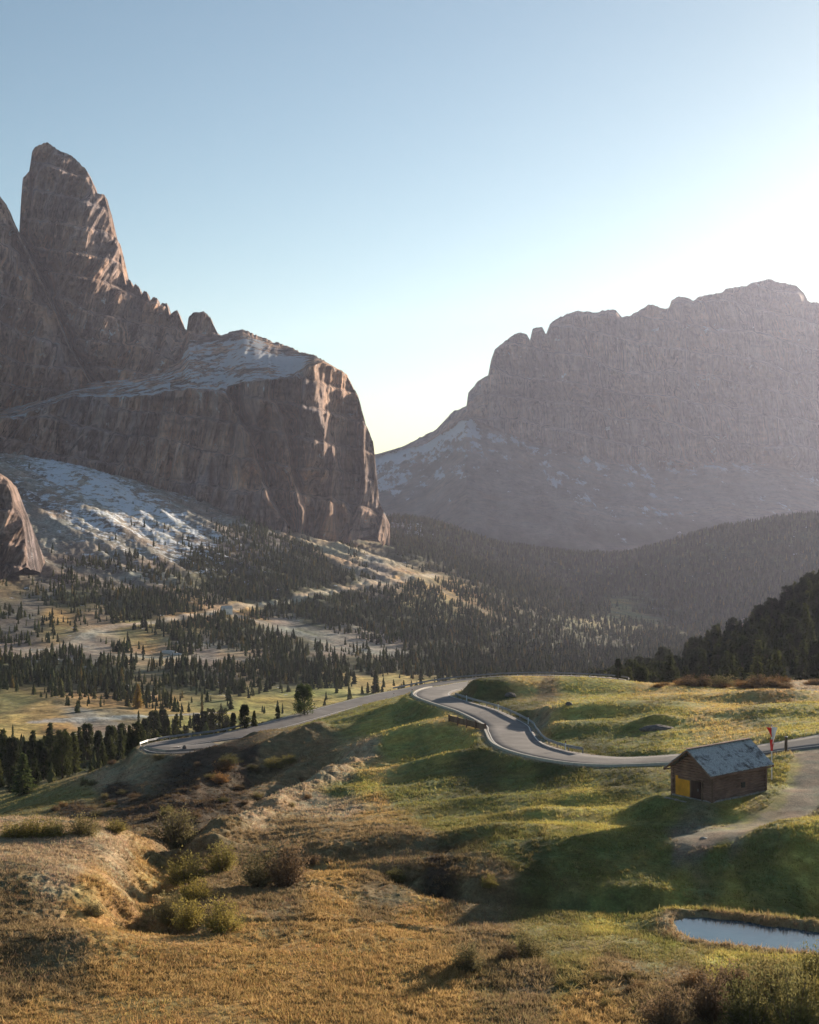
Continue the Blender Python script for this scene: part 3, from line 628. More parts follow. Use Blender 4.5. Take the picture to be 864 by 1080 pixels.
# ------------------------------------------------------------------ box / tube mesh builder
class MB:
    def __init__(s): s.v = []; s.f = []; s.fi = []; s.m = 0
    def box(s, c, size, R=None, taper=1.0, bev=0):
        x, y, z = [q / 2 for q in size]; o = len(s.v)
        for sz in (-1, 1):
            k = taper if sz > 0 else 1
            for sx, sy in ((-1,-1),(1,-1),(1,1),(-1,1)): s.v.append(np.array([sx*x*k, sy*y*k, sz*z]))
        for q in range(o, o + 8):
            p = s.v[q]; p = R @ p if R is not None else p; s.v[q] = p + np.array(c)
        for f in ((3,2,1,0),(4,5,6,7),(0,1,5,4),(1,2,6,5),(2,3,7,6),(3,0,4,7)): s.f.append([o + a for a in f]); s.fi.append(s.m)
        return s
    def tube(s, pts, rad, n=8, caps=True):
        pts = [np.array(p, float) for p in pts]; o = len(s.v)
        for k, p in enumerate(pts):
            d = pts[min(k+1, len(pts)-1)] - pts[max(k-1, 0)]; d = d / (np.linalg.norm(d) + 1e-9)
            a = np.cross(d, [0, 0, 1.]) if abs(d[2]) < .9 else np.cross(d, [1., 0, 0]); a /= np.linalg.norm(a); b = np.cross(d, a)
            r = rad[k] if hasattr(rad, '__len__') else rad
            for q in range(n): t = 2 * math.pi * q / n; s.v.append(p + r * (math.cos(t) * a + math.sin(t) * b))
        for k in range(len(pts) - 1):
            for q in range(n): s.f.append([o+k*n+q, o+k*n+(q+1) % n, o+(k+1)*n+(q+1) % n, o+(k+1)*n+q]); s.fi.append(s.m)
        if caps: s.f.append([o+q for q in range(n)][::-1]); s.fi.append(s.m); s.f.append([o+(len(pts)-1)*n+q for q in range(n)]); s.fi.append(s.m)
        return s
    def quad(s, a, b, c, d):
        o = len(s.v); s.v += [np.array(q, float) for q in (a, b, c, d)]; s.f.append([o, o+1, o+2, o+3]); s.fi.append(s.m); return s
    def poly(s, pts):
        o = len(s.v); s.v += [np.array(q, float) for q in pts]; s.f.append(list(range(o, o + len(pts)))); s.fi.append(s.m); return s
    def build(s, name, mats, parent=None, smooth=False, loc=None):
        me = bpy.data.meshes.new(name); me.from_pydata([tuple(p) for p in s.v], [], s.f)
        for m in (mats if isinstance(mats, (list, tuple)) else [mats]): me.materials.append(m)
        for p, mi in zip(me.polygons, s.fi): p.material_index = mi; p.use_smooth = smooth
        me.update(); o = bpy.data.objects.new(name, me); scene.collection.objects.link(o)
        if parent: o.parent = parent
        if loc is not None: o.location = loc
        return o
def Rz(a): c, s = math.cos(a), math.sin(a); return np.array([[c, -s, 0], [s, c, 0], [0, 0, 1]])

# ------------------------------------------------------------------ guard rails
def guardrail(a, b, off, label, post_gap=4.0, h=.6):
    i, j = seg(a, b); pth = roadP[i:j:4] + rN[i:j:4] * off; t = rT[i:j:4]; nn = rN[i:j:4] * (-1 if off > 0 else 1)
    root = empty('guardrail', tuple(pth[0])); o0 = pth[0]
    q = pth - o0
    R = np.stack([q + nn * d + np.array([0, 0, z]) for d, z in ((.10, h-.32), (.16, h-.25), (.10, h-.17), (.16, h-.08), (.10, h), (.07, h), (.07, h-.32))], 1)
    new_mesh('beam', R.reshape(-1, 3), grid_faces(*R.shape[:2]), None, False, M_steel, root)
    L = int(len(q) * 2 / post_gap)
    first = None
    for k in range(min(L, 95)):
        idx = min(len(q) - 1, int(k * post_gap / 2))
        if first is None:
            first = MB().box((0, 0, h/2 - .3), (.10, .14, h + .5)).build('post', M_post, root); p = first
        else:
            p = first.copy(); scene.collection.objects.link(p); p.parent = root
        p.location = tuple(q[idx]); p.rotation_euler = (0, 0, math.atan2(t[idx][1], t[idx][0]))
    return tag(root, label, 'guardrail', 'guardrails along the mountain road')
guardrail((590,796,160), (463,735,238), -3.55, 'low steel guardrail along the inner edge of the S bend below the grassy knoll')
guardrail((645,717.6,304), (420,731,298), -3.6, 'long steel guardrail on the far edge of the upper road before the forest')
guardrail((285,766,252), (215,788,232), -3.6, 'curved steel guardrail round the outside of the left hairpin bend')

def gpt(px, py, dmin=45, dmax=3200, sink=0.05):
    D = hit(px, py, dmin, dmax); x = (px - CX) / F * D
    return np.array([x, D, float(gz(x, D)) - sink])

# delineator posts by the road
def delineator():
    root = empty('delineator_post', (0, 0, 0))
    b = MB(); b.box((0, 0, .45), (.12, .12, .95)); b.build('post', M_white, root)
    b = MB(); b.box((0, 0, 1.0), (.13, .13, .2)); b.build('black_band', M_black, root)
    b = MB(); b.box((0, -.07, 1.0), (.05, .012, .12)); b.build('reflector', M_red, root)
    return root
dl = [((485,738,226), -3.35, 'white roadside marker post at the near end of the inner guardrail, by the upper hairpin'), ((522,748,209), -3.35, 'white roadside marker post midway along the shaded inner guardrail'),
      ((560,762,195), -3.35, 'white roadside marker post at the tip of the knoll on the S bend'), ((568,789,164), -3.35, 'white roadside marker post at the foot of the knoll in the lower bend'),
      ((558,716.5,286), 3.4, 'white roadside marker post on the near side of the straight upper road'), ((634,717.3,299), 3.3, 'white roadside marker post where the upper road ends beside the forest'),
      ((456,733,240), 3.4, 'white roadside marker post on the outside of the upper hairpin bend'), ((400,735,291), 3.4, 'white roadside marker post on the near side of the road descending left')]
d0 = None
for (q, off, lab) in dl:
    i = int(np.argmin(((roadP - np.array(P(*q))) ** 2).sum(1))); p = roadP[i] + rN[i] * off
    if d0 is None: d0 = r = delineator()
    else:
        r = d0.copy(); scene.collection.objects.link(r)
        for ch in d0.children: c = ch.copy(); scene.collection.objects.link(c); c.parent = r
    r.location = (p[0], p[1], p[2] - .1); tag(r, lab, 'road marker', 'white roadside marker posts')

# ------------------------------------------------------------------ the wooden hut
def wood(name, col, sc=(1, 1, 1), var=.5, s=2.5, rough=.85):
    n = N(name); v = n.mapped(sc); a = n.noise(s, 6, .7, v); b = n.noise(.8, 3, .5, n.mapped((1, 1, 1)))
    c = n.ramp(a, [(.3, tuple(q*(1-var) for q in col)), (.5, col), (.72, tuple(q*(1+var) for q in col))])
    c = n.mix(c, n.ramp(b, [(.35, .75), (.65, 1.2)]), 1.0, 'MULTIPLY')
    return n.done(n.bsdf(c, rough, a, .8, .02, .2))
M_log = wood('weathered brown logs', (.21,.125,.095), (.5, .5, 6)); M_logend = wood('cut log ends', (.16,.10,.07)); M_door = wood('dark door boards', (.05,.028,.022), (6, 6, .5))
M_orange = wood('orange painted boards', (.66,.30,.03), (4, 4, .6), .16); M_stone = mat_simple('rubble stone', (.30,.27,.24), .9, 3, .4, .05)
n = N('weathered shingle roof'); vv = n.mapped((5, .8, 5)); a = n.noise(2.2, 6, .75, vv); b_ = n.noise(1.3, 5, .65, n.mapped((1, 1, 1)))
c = n.ramp(a, [(.3, (.17,.17,.18)), (.5, (.40,.41,.43)), (.7, (.62,.63,.66))]); c = n.mix(c, (.055,.045,.045), n.ramp(b_, [(.52, 0.0), (.66, .85)]))
M_shingle = n.done(n.bsdf(c, .8, a, 1, .04, .3))
hut = empty('wooden_hut', (HUT[0], HUT[1], HZ), math.atan2(HU[1], HU[0]))
tag(hut, 'small weathered brown log hut with grey shingle roof and orange shutter beside the road', 'hut')
# local axes: x along the long side (0..7.1), y along the gable (0..4.2)
LW, GW, WH, RH = 7.1, 4.2, 2.55, 4.1
for name, (p, q) in {'front_wall': ((0, 0), (LW, 0)), 'back_wall': ((0, GW), (LW, GW)), 'gable_wall': ((0, 0), (0, GW)), 'far_gable_wall': ((LW, 0), (LW, GW))}.items():
    m = MB(); ax = 0 if q[0] != p[0] else 1; L = LW if ax == 0 else GW; nlog = 11; hh = WH / nlog
    for k in range(nlog + (8 if ax else 0)):
        z = (k + .5) * hh + .12
        e = .22; s0, s1 = -e, L + e
        if k >= nlog:
            t = (z - WH) / (RH - WH)
            if t > .93: break
            s0, s1 = t * L / 2 + .02, L - t * L / 2 - .02
        jit = random.uniform(-.02, .02); rr = hh * .52
        zz = z + (hh * .5 if ax else 0)
        if ax == 0: m.tube([(s0, p[1] + jit, zz), (s1, p[1] + jit, zz)], rr, 8)
        else: m.tube([(p[0] + jit, s0, z), (p[0] + jit, s1, z)], rr, 8)
    m.build(name, M_log, hut, smooth=False)
m = MB()
for xx in np.arange(.15, LW, .48): m.box((xx, -.02, .02 + random.uniform(-.04, .04)), (.46, .45, .36 + random.uniform(-.06, .06)), Rz(random.uniform(-.2, .2)), .85)
for yy in np.arange(.15, GW, .48): m.box((-.02, yy, 0), (.45, .46, .36 + random.uniform(-.06, .06)), Rz(random.uniform(-.2, .2)), .85)
m.build('foundation', M_stone, hut)
m = MB(); m.box((LW/2, GW/2, .12), (LW - .1, GW - .1, .1)); m.build('floor', M_door, hut)
# roof: two slopes of overlapping shingle rows
sl = (RH - WH) / (GW / 2); x0, x1 = -.75, LW + .7; oy = .5
for side in (0, 1):
    m = MB(); rowsN = 9; span = GW / 2 + oy
    for k in range(rowsN):
        a0 = k / rowsN; a1 = (k + 1) / rowsN + .03
        y0 = -oy + span * a0; y1 = -oy + span * min(a1, 1); za = WH + .25 + sl * y0 + .05; zb = WH + .25 + sl * y1 + .01
        nx = 34
        for q in range(nx):
            xa = x0 + (x1 - x0) * q / nx; xb = x0 + (x1 - x0) * (q + 1) / nx - .012; u = random.uniform(-.03, .03); w_ = random.uniform(0, .025)
            f = lambda y: y if side == 0 else GW - y
            pts = [(xa, f(y0 + u), za + w_), (xb, f(y0 + u), za + w_), (xb, f(y1), zb + w_), (xa, f(y1), zb + w_)]
            lo = [(p_[0], p_[1], p_[2] - .05) for p_ in pts]
            if side: pts = pts[::-1]; lo = lo[::-1]
            m.quad(*pts); m.quad(*lo[::-1])
            for e in range(4): m.quad(pts[(e+1) % 4], pts[e], lo[e], lo[(e+1) % 4])
    roof = m.build('roof', M_shingle, hut)
    f = lambda y: y if side == 0 else GW - y
    for xx in (x0 + .05, x1 - .05):      # verge boards
        m = MB(); p = np.array([xx, f(-oy), WH + .14 - sl * oy + .0]); q = np.array([xx, f(GW/2), RH + .12])
        m.tube([p, q], .09, 4); m.build('verge_board', M_log, roof)
    m = MB(); m.tube([(x0, f(-oy + .05), WH + .10 - sl * oy + .02), (x1, f(-oy + .05), WH + .10 - sl * oy + .02)], .07, 6); m.build('eave_pole', M_log, roof)
m = MB(); m.box(((x0 + x1)/2, GW/2 - .09, RH + .33), (x1 - x0 + .1, .22, .04), None); m.box(((x0 + x1)/2, GW/2 + .1, RH + .31), (x1 - x0 + .1, .22, .04)); m.build('ridge_board', M_log, hut)
m = MB()
for q in range(6): m.box((-.22, GW - .55 - q * .26, .92 + (.12 if q == 0 else 0)), (.05, .252, 1.4 + (.25 if q == 0 else 0)))
m.box((-.255, GW - 1.2, .5), (.03, 1.5, .12)); m.box((-.255, GW - 1.2, 1.35), (.03, 1.5, .12))
sh = m.build('shutter', M_orange, hut); tag(sh, 'bright orange board shutter')
m = MB()
for q in range(4): m.box((-.17, GW - 2.2 - q * .27, .95), (.06, .26, 1.5))
d = m.build('door', M_door, hut)
m = MB(); m.box((-.24, GW - 2.9, .95), (.06, .04, .2)); m.build('handle', M_post, d)
m = MB(); m.box((-.16, GW - 2.07, .95), (.12, .1, 1.7)); m.box((-.16, GW - 3.3, .95), (.12, .1, 1.7)); m.box((-.16, GW - 2.7, 1.75), (.12, 1.35, .1)); m.build('door_frame', M_logend, hut)
m = MB(); m.box((4.0, -.13, 1.1), (.5, .1, .45)); m.build('window', M_black, hut)
for (xx, yy) in ((-.05, -.05), (LW + .05, -.05), (-.05, GW + .05)): MB().box((xx, yy, WH / 2), (.24, .24, WH)).build('corner_post', M_logend, hut)
m = MB(); m.box((-.9, 2.9, -.02), (1.0, 2.4, .12)); m.build('doorstep', M_stone, hut)

# ------------------------------------------------------------------ flag and poles
fb = gpt(814, 824, 100)
flag = empty('flag', tuple(fb)); tag(flag, 'limp red and white flag on a thin pole behind the hut', 'flag')
MB().tube([(0, 0, -.2), (0, 0, 2.5), (0, 0, 4.95)], [.05, .045, .035], 8).build('pole', M_white, flag)
MB().tube([(0, 0, 4.93), (0, 0, 5.02), (0, 0, 5.08)], [.05, .07, .02], 8).build('finial', M_post, flag)
M_fred = mat_simple('red cloth', (.65,.035,.03), .8, 2, .15); M_fwhite = mat_simple('white cloth', (.78,.76,.74), .8, 2, .08)
def cloth(name, mat, u0, u1, r0, r1, zb):
    V, nu, nv = [], 12, 16
    for b_ in range(nv + 1):
        v = b_ / nv
        for a_ in range(nu + 1):
            u = u0 + (u1 - u0) * a_ / nu; w_ = u * (1 - .88 * v ** .8)
            V.append((w_ + .03, .16 * math.sin(u * 9 + v * 2) * (1 - .4 * v), 4.85 - v * zb - abs(u) * .1 * v))
    V = np.array(V); o = new_mesh(name, V, grid_faces(nv + 1, nu + 1), None, True, mat, flag)
    md = o.modifiers.new('thickness', 'SOLIDIFY'); md.thickness = .02
cloth('red_cloth', M_fred, -.5, -.08, 0, 1, .8); cloth('white_cloth', M_fwhite, -.07, .48, 0, 1, 1.5)
V = []; 
for b_ in range(9):
    v = b_ / 8
    for a_ in range(7):
        u = a_ / 6; V.append(((u - .5) * (.40 * (1 - .5 * v)) + .02, .08 * math.sin(u * 8 + v), 3.75 - v * 1.05))
o = new_mesh('red_tail', np.array(V), grid_faces(9, 7), None, True, M_fred, flag); o.modifiers.new('thickness', 'SOLIDIFY').thickness = .03

M_wood = wood('grey brown timber', (.15,.10,.07), (2, 2, .6))
q = gpt(829, 793, 120); t_ = empty('wooden_post', tuple(q)); tag(t_, 'short thick wooden post at the roadside right of the flag', 'post')
MB().tube([(0, 0, -.3), (.02, 0, 1.5)], [.16, .14], 10).build('shaft', M_wood, t_); MB().tube([(.02, 0, 1.5), (.02, 0, 1.58)], [.17, .1], 10).build('cap', M_post, t_)
# plank barrier below the road
pa, pb = gpt(474, 762, 165), gpt(512, 771, 150)
Lf = float(np.hypot(*(pb - pa)[:2])); fz = empty('plank_fence', (pa[0], pa[1], pa[2]), math.atan2(pb[1] - pa[1], pb[0] - pa[0]))
tag(fz, 'rough wooden plank barrier in the bank just below the S bend', 'fence')
m = MB(); dz = pb[2] - pa[2]
for k in range(3):
    m.box((Lf/2, .08, .2 + k * .27 + dz/2), (Lf + .2, .06, .26), np.array([[math.cos(math.atan2(dz, Lf)), 0, -math.sin(math.atan2(dz, Lf))], [0, 1, 0], [math.sin(math.atan2(dz, Lf)), 0, math.cos(math.atan2(dz, Lf))]]))
m.build('planks', M_wood, fz)
for k in range(5): MB().box((0, 0, .3), (.16, .16, 1.5)).build('post', M_log, fz, loc=(Lf * k / 4, -.05, dz * k / 4))

# ------------------------------------------------------------------ stones
def rock_mesh(name, r, seed, mat):
    nu, nv = 22, 14; V = []
    for i in range(nv + 1):
        th = math.pi * i / nv
        for j in range(nu):
            ph = 2 * math.pi * j / nu; d = np.array([math.sin(th) * math.cos(ph), math.sin(th) * math.sin(ph), math.cos(th)])
            k = 1 + .35 * float(fbm(np.array([d[0] * 1.5 + seed + d[2]]), np.array([d[1] * 1.5 - d[2] * .7]), 3, seed)[0]) + .12 * float(fbm(np.array([d[0] * 5 + d[2] * 3]), np.array([d[1] * 5]), 2, seed)[0])
            V.append(d * k * np.array(r))
    Fq = [(i * nu + j, i * nu + (j + 1) % nu, (i + 1) * nu + (j + 1) % nu, (i + 1) * nu + j) for i in range(nv) for j in range(nu)]
    return new_mesh(name, np.array(V), np.array(Fq), None, True, mat)
M_boul = mat_simple('lichened rock', (.13,.11,.10), .95, 2.5, .5, .12); M_pale = mat_simple('pale limestone', (.5,.47,.43), .9, 2.5, .25, .1)
for px, py, dm, r, mt, lab in [(693,770,170,(2.0,1.0,.5),M_boul,'low dark heath mound lying in the golden meadow above the road'), (195,791,205,(.35,.3,.35),M_boul,'small dark stone lying on the tarmac of the left hairpin'),  # the first shape stands for a dark heath mound
      (178,690,400,(5,3,1.4),M_pale,'bright pale gravel heap beside the valley track'), (186,691,400,(4,2.4,1.0),M_pale,'lower pale gravel heap right of the larger one by the valley track'), (600,744,190,(.5,.4,.35),M_boul,'small dark stone on the golden knoll'),(742,884,95,(.3,.22,.1),M_stone,'flat pale stone at the end of the gravel drive'),
      (538,735,200,(.9,.6,.5),M_boul,'brown stone in the shaded bank above the inner guardrail')]:
    q = gpt(px, py, dm); o = rock_mesh('boulder' if mt is not M_pale else 'gravel_heap', r, int(px), mt); o.location = (q[0], q[1], q[2] + r[2] * .25)
    if px == 195: o.location.z = float(roadP[int(np.argmin((roadP[:,0]-q[0])**2+(roadP[:,1]-q[1])**2)), 2]) + .2
    tag(o, lab, 'gravel heap' if mt is M_pale else 'rock')
# small white site hut at the track junction
q = gpt(239, 648, 700); wh = empty('site_hut', tuple(q), .5); tag(wh, 'tiny white hut shining beside the track fork on the slope', 'hut')
MB().box((0, 0, 2), (8, 5, 5)).build('wall', M_white, wh)
MB().poly([(-4.4,-3,4.2),(4.4,-3,4.2),(4.4,0,6.4),(-4.4,0,6.4)]).poly([(-4.4,0,6.4),(4.4,0,6.4),(4.4,3,4.2),(-4.4,3,4.2)]).poly([(-4,-2.5,4.5),(-4,2.5,4.5),(-4,0,6.3)]).poly([(4,2.5,4.5),(4,-2.5,4.5),(4,0,6.3)]).build('roof', M_pale, wh)

# ------------------------------------------------------------------ vegetation
def leafmat(name, var=.25, trans=.35, attr=True, col=None):
    n = N(name); c = n.attr('tint') if attr else n.ramp(n.noise(2.0, 3, .6, n.mapped((1, 1, 1))), [(.3, tuple(q * (1 - var) for q in col)), (.7, tuple(q * (1 + var) for q in col))])
    if not attr:
        oi = n.t.nodes.new('ShaderNodeObjectInfo'); c = n.mix(c, n.ramp(oi.outputs['Random'], [(0, (.72,.74,.8)), (.5, (1,1,1)), (1, (1.3,1.22,1.0))]), 1.0, 'MULTIPLY')
    d = n.n('BsdfDiffuse', Color=c); t = n.n('BsdfTranslucent', Color=c); m = n.t.nodes.new('ShaderNodeMixShader')
    m.inputs[0].default_value = trans; n.t.links.new(d.outputs[0], m.inputs[1]); n.t.links.new(t.outputs[0], m.inputs[2]); return n.done(m)
M_spruce = leafmat('spruce needles', .35, .35, False, (.075,.085,.034)); M_pine = leafmat('stone pine needles', .35, .3, False, (.05,.06,.028)); M_larch = leafmat('golden larch needles', .3, .4, False, (.30,.20,.05))
M_lspruce = leafmat('young spruce needles', .35, .35, False, (.10,.125,.045))
M_bark = mat_simple('bark', (.09,.065,.05), .95, 4, .4, .03)
M_forest = leafmat('forest needles', .3, .42, True); M_grassb = leafmat('grass blades', .3, .45, True)

def leaves_mesh(name, P0, Dn, size, mat, asp=.45, rs=None, tri=True):
    """many small leaf faces at P0, pointing along Dn"""
    r = rs or np.random.default_rng(1); k = len(P0)
    sd = np.cross(Dn, r.normal(size=(k, 3))); sd /= np.linalg.norm(sd, axis=1)[:, None] + 1e-9
    s = (size * r.uniform(.6, 1.3, k))[:, None]
    V = np.stack([P0 - sd * s * asp * .5, P0 + sd * s * asp * .5, P0 + Dn * s + sd * s * .1 * r.normal(size=(k, 1))], 1)
    return new_mesh(name, V.reshape(-1, 3), np.arange(3 * k).reshape(-1, 3), None, False, mat)
def unit(a): return a / (np.linalg.norm(a, axis=-1, keepdims=True) + 1e-9)
def make_spruce(seed, mat, name, slim=.2, H=1.0):
    """unit-height conifer: whorled drooping branches carrying needle sprays"""
    r = np.random.default_rng(seed); P0, Dn = [], []
    lean = r.normal(size=2) * .012
    for k in range(40):
        t = (k + r.uniform(0, .8)) / 40; z = .06 + .93 * t; R = slim * (1 - t) ** .82 * r.uniform(.72, 1.15) + .012
        if t < .1: R *= .6 + 4 * t
        nb = int(6 + 5 * (1 - t))
        for b in range(nb):
            if r.random() < .1: continue
            a = r.uniform(0, 2 * math.pi); d = np.array([math.cos(a), math.sin(a)]); rr = R * r.uniform(.75, 1.2)
            ns = int(4 + 12 * rr / slim)
            for s in np.linspace(.2, 1, ns):
                p = np.array([d[0] * rr * s, d[1] * rr * s, z - rr * s * .38 + rr * .16 * s * s]) + r.normal(size=3) * .008
                P0.append(p); Dn.append([d[0] + r.normal() * .7, d[1] + r.normal() * .7, -.35 + r.normal() * .45])
    P0 = np.array(P0); Dn = unit(np.array(Dn)); P0[:, :2] += lean * P0[:, 2:3]
    root = empty(name, (0, 0, 0))
    crown = leaves_mesh('crown', P0, Dn, .055, mat, .6, r); crown.parent = root
    MB().tube([(0, 0, -.03), (0, 0, .3), (lean[0], lean[1], .97)], [.018, .013, .002], 7).build('trunk', M_bark, root, True)
    return root
def make_pine(seed, mat, name, slim=.24):
    """unit-height stone pine: dense rounded columnar crown built of upswept needle tufts on limbs"""
    r = np.random.default_rng(seed); P0, Dn = [], []; m = MB().tube([(0, 0, -.03), (0, 0, .4), (.01, 0, .93)], [.024, .018, .003], 7)
    for k in range(70):
        t = r.random() ** .9; z = .08 + .86 * t; prof = math.sin(math.pi * min(1, .16 + .84 * (1 - t)) ** .9) ** .55 if t < .98 else .2
        a = r.uniform(0, 2 * math.pi); R = slim * (.35 + .65 * (1 - t) ** .45) * r.uniform(.65, 1.12) * (1 if t > .12 else .7)
        c = np.array([math.cos(a) * R * .72, math.sin(a) * R * .72, z + .02]); cr = slim * r.uniform(.28, .42) * (1 - .45 * t)
        if k % 3 == 0: m.tube([(0, 0, z - .06), tuple(c)], [.008, .003], 4, False)
        q = unit(r.normal(size=(70, 3))) * (cr * r.uniform(.5, 1.05, (70, 1))); q[:, 2] *= 1.25
        P0.append(c + q); Dn.append(unit(q * .8 + np.array([0, 0, cr * .55]) + r.normal(size=(70, 3)) * cr * .4))
    root = empty(name, (0, 0, 0)); leaves_mesh('crown', np.vstack(P0), np.vstack(Dn), .042, mat, .6, r).parent = root
    m.build('trunk', M_bark, root, True); return root
protos = {'S': [make_spruce(i, M_spruce, 'spruce_tree', s) for i, s in ((1, .2), (2, .16), (3, .23))], 'L': [make_spruce(5, M_lspruce, 'spruce_tree', .27), make_spruce(6, M_lspruce, 'spruce_tree', .22)],
          'P': [make_pine(i, M_pine, 'stone_pine', s) for i, s in ((11, .26), (12, .3), (13, .22))], 'G': [make_spruce(8, M_larch, 'larch_tree', .22)], 'R': [make_pine(15, M_lspruce, 'round_tree', .33)]}
used = {}
def place_tree(kind, x, y, h, label, cat, group=None, wide=1.0):
    k = random.randrange(len(protos[kind])); src = protos[kind][k]
    if id(src) not in used: used[id(src)] = 1; r = src
    else:
        r = src.copy(); scene.collection.objects.link(r)
        for ch in src.children: c = ch.copy(); scene.collection.objects.link(c); c.parent = r
    r.location = (x, y, float(gz(x, y)) - .15); r.scale = (h * wide, h * wide, h); r.rotation_euler = (0, 0, random.uniform(0, 6.28))
    for kk in ('label', 'category', 'group'):
        if kk in r: del r[kk]
    return tag(r, label, cat, group)
# horizon test: smallest screen row reached before each grid point
YS = HY - F * G / DD; CM = np.minimum.accumulate(YS, axis=0)
def visible(x, y, h):
    px = CX + F * x / y; j = int(np.clip(np.searchsorted(PXS, px), 0, NC - 1)); i = int(np.clip(np.searchsorted(LDS, math.log(y)) - 1, 0, NR - 1))
    top = HY - F * (float(gz(x, y)) + h) / y
    return -15 < px < 879 and top < CM[i, j] - 1
T = []    # explicit trees: px, base py, height px, kind, width, label
near_trees = [
 (5,818,50,'S',1,'dark spruce at the left picture edge in the hairpin grove'),(13,826,48,'P',.9,'dark stone pine just left of the bright young spruce'),(24,838,44,'L',1.15,'broad bright green young spruce at the lower left, in front of the dark grove'),
 (34,820,50,'S',1,'tall spruce directly behind the bright young spruce'),(43,822,42,'P',.9,'dark stone pine just right of the bright young spruce'),(52,812,50,'S',1,'slim spruce between the bright young spruce and the darkest pine'),
 (66,821,52,'P',.85,'tallest and darkest stone pine of the grove, standing on open grass'),(76,816,46,'S',1,'spruce just right of the tallest grove pine'),(84,806,40,'S',.9,'slim spruce in the middle of the grove'),
 (92,803,38,'P',1,'rounded stone pine in the middle of the grove'),(103,806,36,'S',1,'small spruce between two rounded pines of the grove'),(117,804,39,'P',1.1,'broad dark stone pine above the golden bank of the grove'),
 (128,800,36,'P',.9,'stone pine second from the right end of the grove'),(137,798,34,'S',1,'spruce near the right end of the grove'),(145,796,34,'P',1,'stone pine at the right end of the grove by the hairpin'),
 (162,783,32,'P',1.2,'broad stone pine directly behind the outer tip of the left hairpin'),(153,786,28,'P',1,'stone pine left of the broad pine behind the hairpin tip'),(176,780,22,'P',1,'small stone pine behind the hairpin guardrail'),
 (172,779,30,'P',1,'taller stone pine just behind the small pine at the guardrail'),(186,778,26,'S',1,'slim spruce behind the hairpin beside open meadow'),
 (196,779,14,'P',1.1,'little round stone pine alone behind the guardrail'),(208,777,24,'P',1,'stone pine at the left end of the roadside clump'),(215,777,27,'P',.9,'stone pine second in the roadside clump'),(222,777,29,'P',1,'tall stone pine in the middle of the roadside clump'),
 (217,778,17,'L',1.2,'small pale green spruce in front of the roadside clump'),(235,776,28,'P',1.2,'broad rounded stone pine right of the roadside clump'),(246,773,19,'P',1,'low stone pine between two taller ones beside the descending road'),
 (258,770,26,'P',1.25,'leaning broad stone pine at the right end of the roadside row'),(268,767,18,'S',1,'small spruce right of the broad leaning pine'),(293,759,14,'P',1,'lone small dark pine on the green meadow strip'),
 (321,755,33,'R',1.2,'large round pale green tree alone beside the descending road'),(145,748,26,'G',1,'golden larch standing in the yellow valley meadow'),
 (396,732,24,'S',1,'slender spruce beside the road at the foot of the forest'),(388,731,12,'S',1,'little spruce left of the slender roadside one'),(652,720,22,'P',1,'dark pine at the end of the upper road'),(663,719,26,'P',1,'dark pine just right of the upper road end'),
 (426,728,11,'S',1,'very small spruce behind the guardrail left of the upper hairpin'),(444,727,13,'S',1,'small spruce behind the guardrail above the upper hairpin'),(434,726,8,'S',1,'tiniest spruce between the two small ones behind the guardrail'),
 (525,716,13,'L',1.6,'low bright yellow green bushy spruce behind the upper guardrail')]
cnt = {'R': 0, 'S': 0, 'P': 0, 'L': 0, 'G': 0}
names = {'S': 'spruce', 'P': 'stone pine', 'L': 'spruce', 'G': 'larch', 'R': 'tree'}
for px, py, hp, k, w_, lab in near_trees:
    dm = 250 if px < 330 else 320
    if 640 < px < 670: dm = 310
    D = hit(px, py, dm); x = (px - CX) / F * D
    place_tree(k, x, D, hp * D / F, lab, names[k], None, w_); cnt[k] += 1
# random trees: candidate list, sorted by how large they show
dens = np.array([(100,600,.3),(150,635,1),(60,635,.45),(230,600,1),(260,620,1),(330,600,1),(360,605,1),(430,580,.9),(460,570,1),(500,590,1),(550,610,1),(600,620,1),(250,670,1),(300,690,1),(350,655,1),(400,655,1),(450,650,1),(480,680,1),(520,690,1),(600,695,1),(650,695,1),
 (200,665,1),(170,650,1),(330,710,1),(250,710,.9),(400,700,1),(200,712,.8),(70,702,.7),(110,712,.8),(20,716,.7),(700,580,1),(760,570,1),(820,560,1),(860,565,1),(560,580,1),(640,590,1),(620,650,.8),(660,650,.05),(680,640,.4),(640,665,.5),(300,658,.5),(290,645,.8),(30,645,.25),(60,612,.12),(10,625,.15),(130,612,.5),
 (60,560,.02),(20,540,0),(100,530,0),(200,560,.02),(150,570,.1),(300,562,.05),(270,583,1),(310,583,1),(345,592,1),(380,604,.8),(240,592,.9),(200,592,.7),(350,570,0),(400,600,.1),(390,560,.05),(60,660,.12),(100,690,.06),(160,685,.05),(230,690,.1),(30,680,.15),(100,745,.10),(200,742,.10),(250,738,.08),(330,738,.05),(400,722,.05),(340,682,.3),(390,690,.3),(150,605,.6),(190,590,.3),(40,600,.04),(420,560,.7),(440,600,.4),(20,745,.12),(60,765,.12),(150,760,.12),
 (100,500,0),(200,540,0),(420,545,.4),(500,560,1),(700,620,1),(760,640,1),(820,600,1),(700,680,1),(740,690,1),(800,625,1),(860,620,1),(800,662,.1),(830,655,.15),(862,660,.9),(820,690,.3),(860,700,.2),(780,705,.4),(850,640,1),(840,625,1),(740,712,.6),(700,715,1),(670,712,1),(0,790,.6),(60,795,.4),(120,785,.35),(180,765,.3),(250,760,.05),(350,742,.05)])
dA = np.array([(p[0] / 100, math.log(hit(p[0], p[1], 255)) * 3.2, p[2]) for p in dens])
cand = []
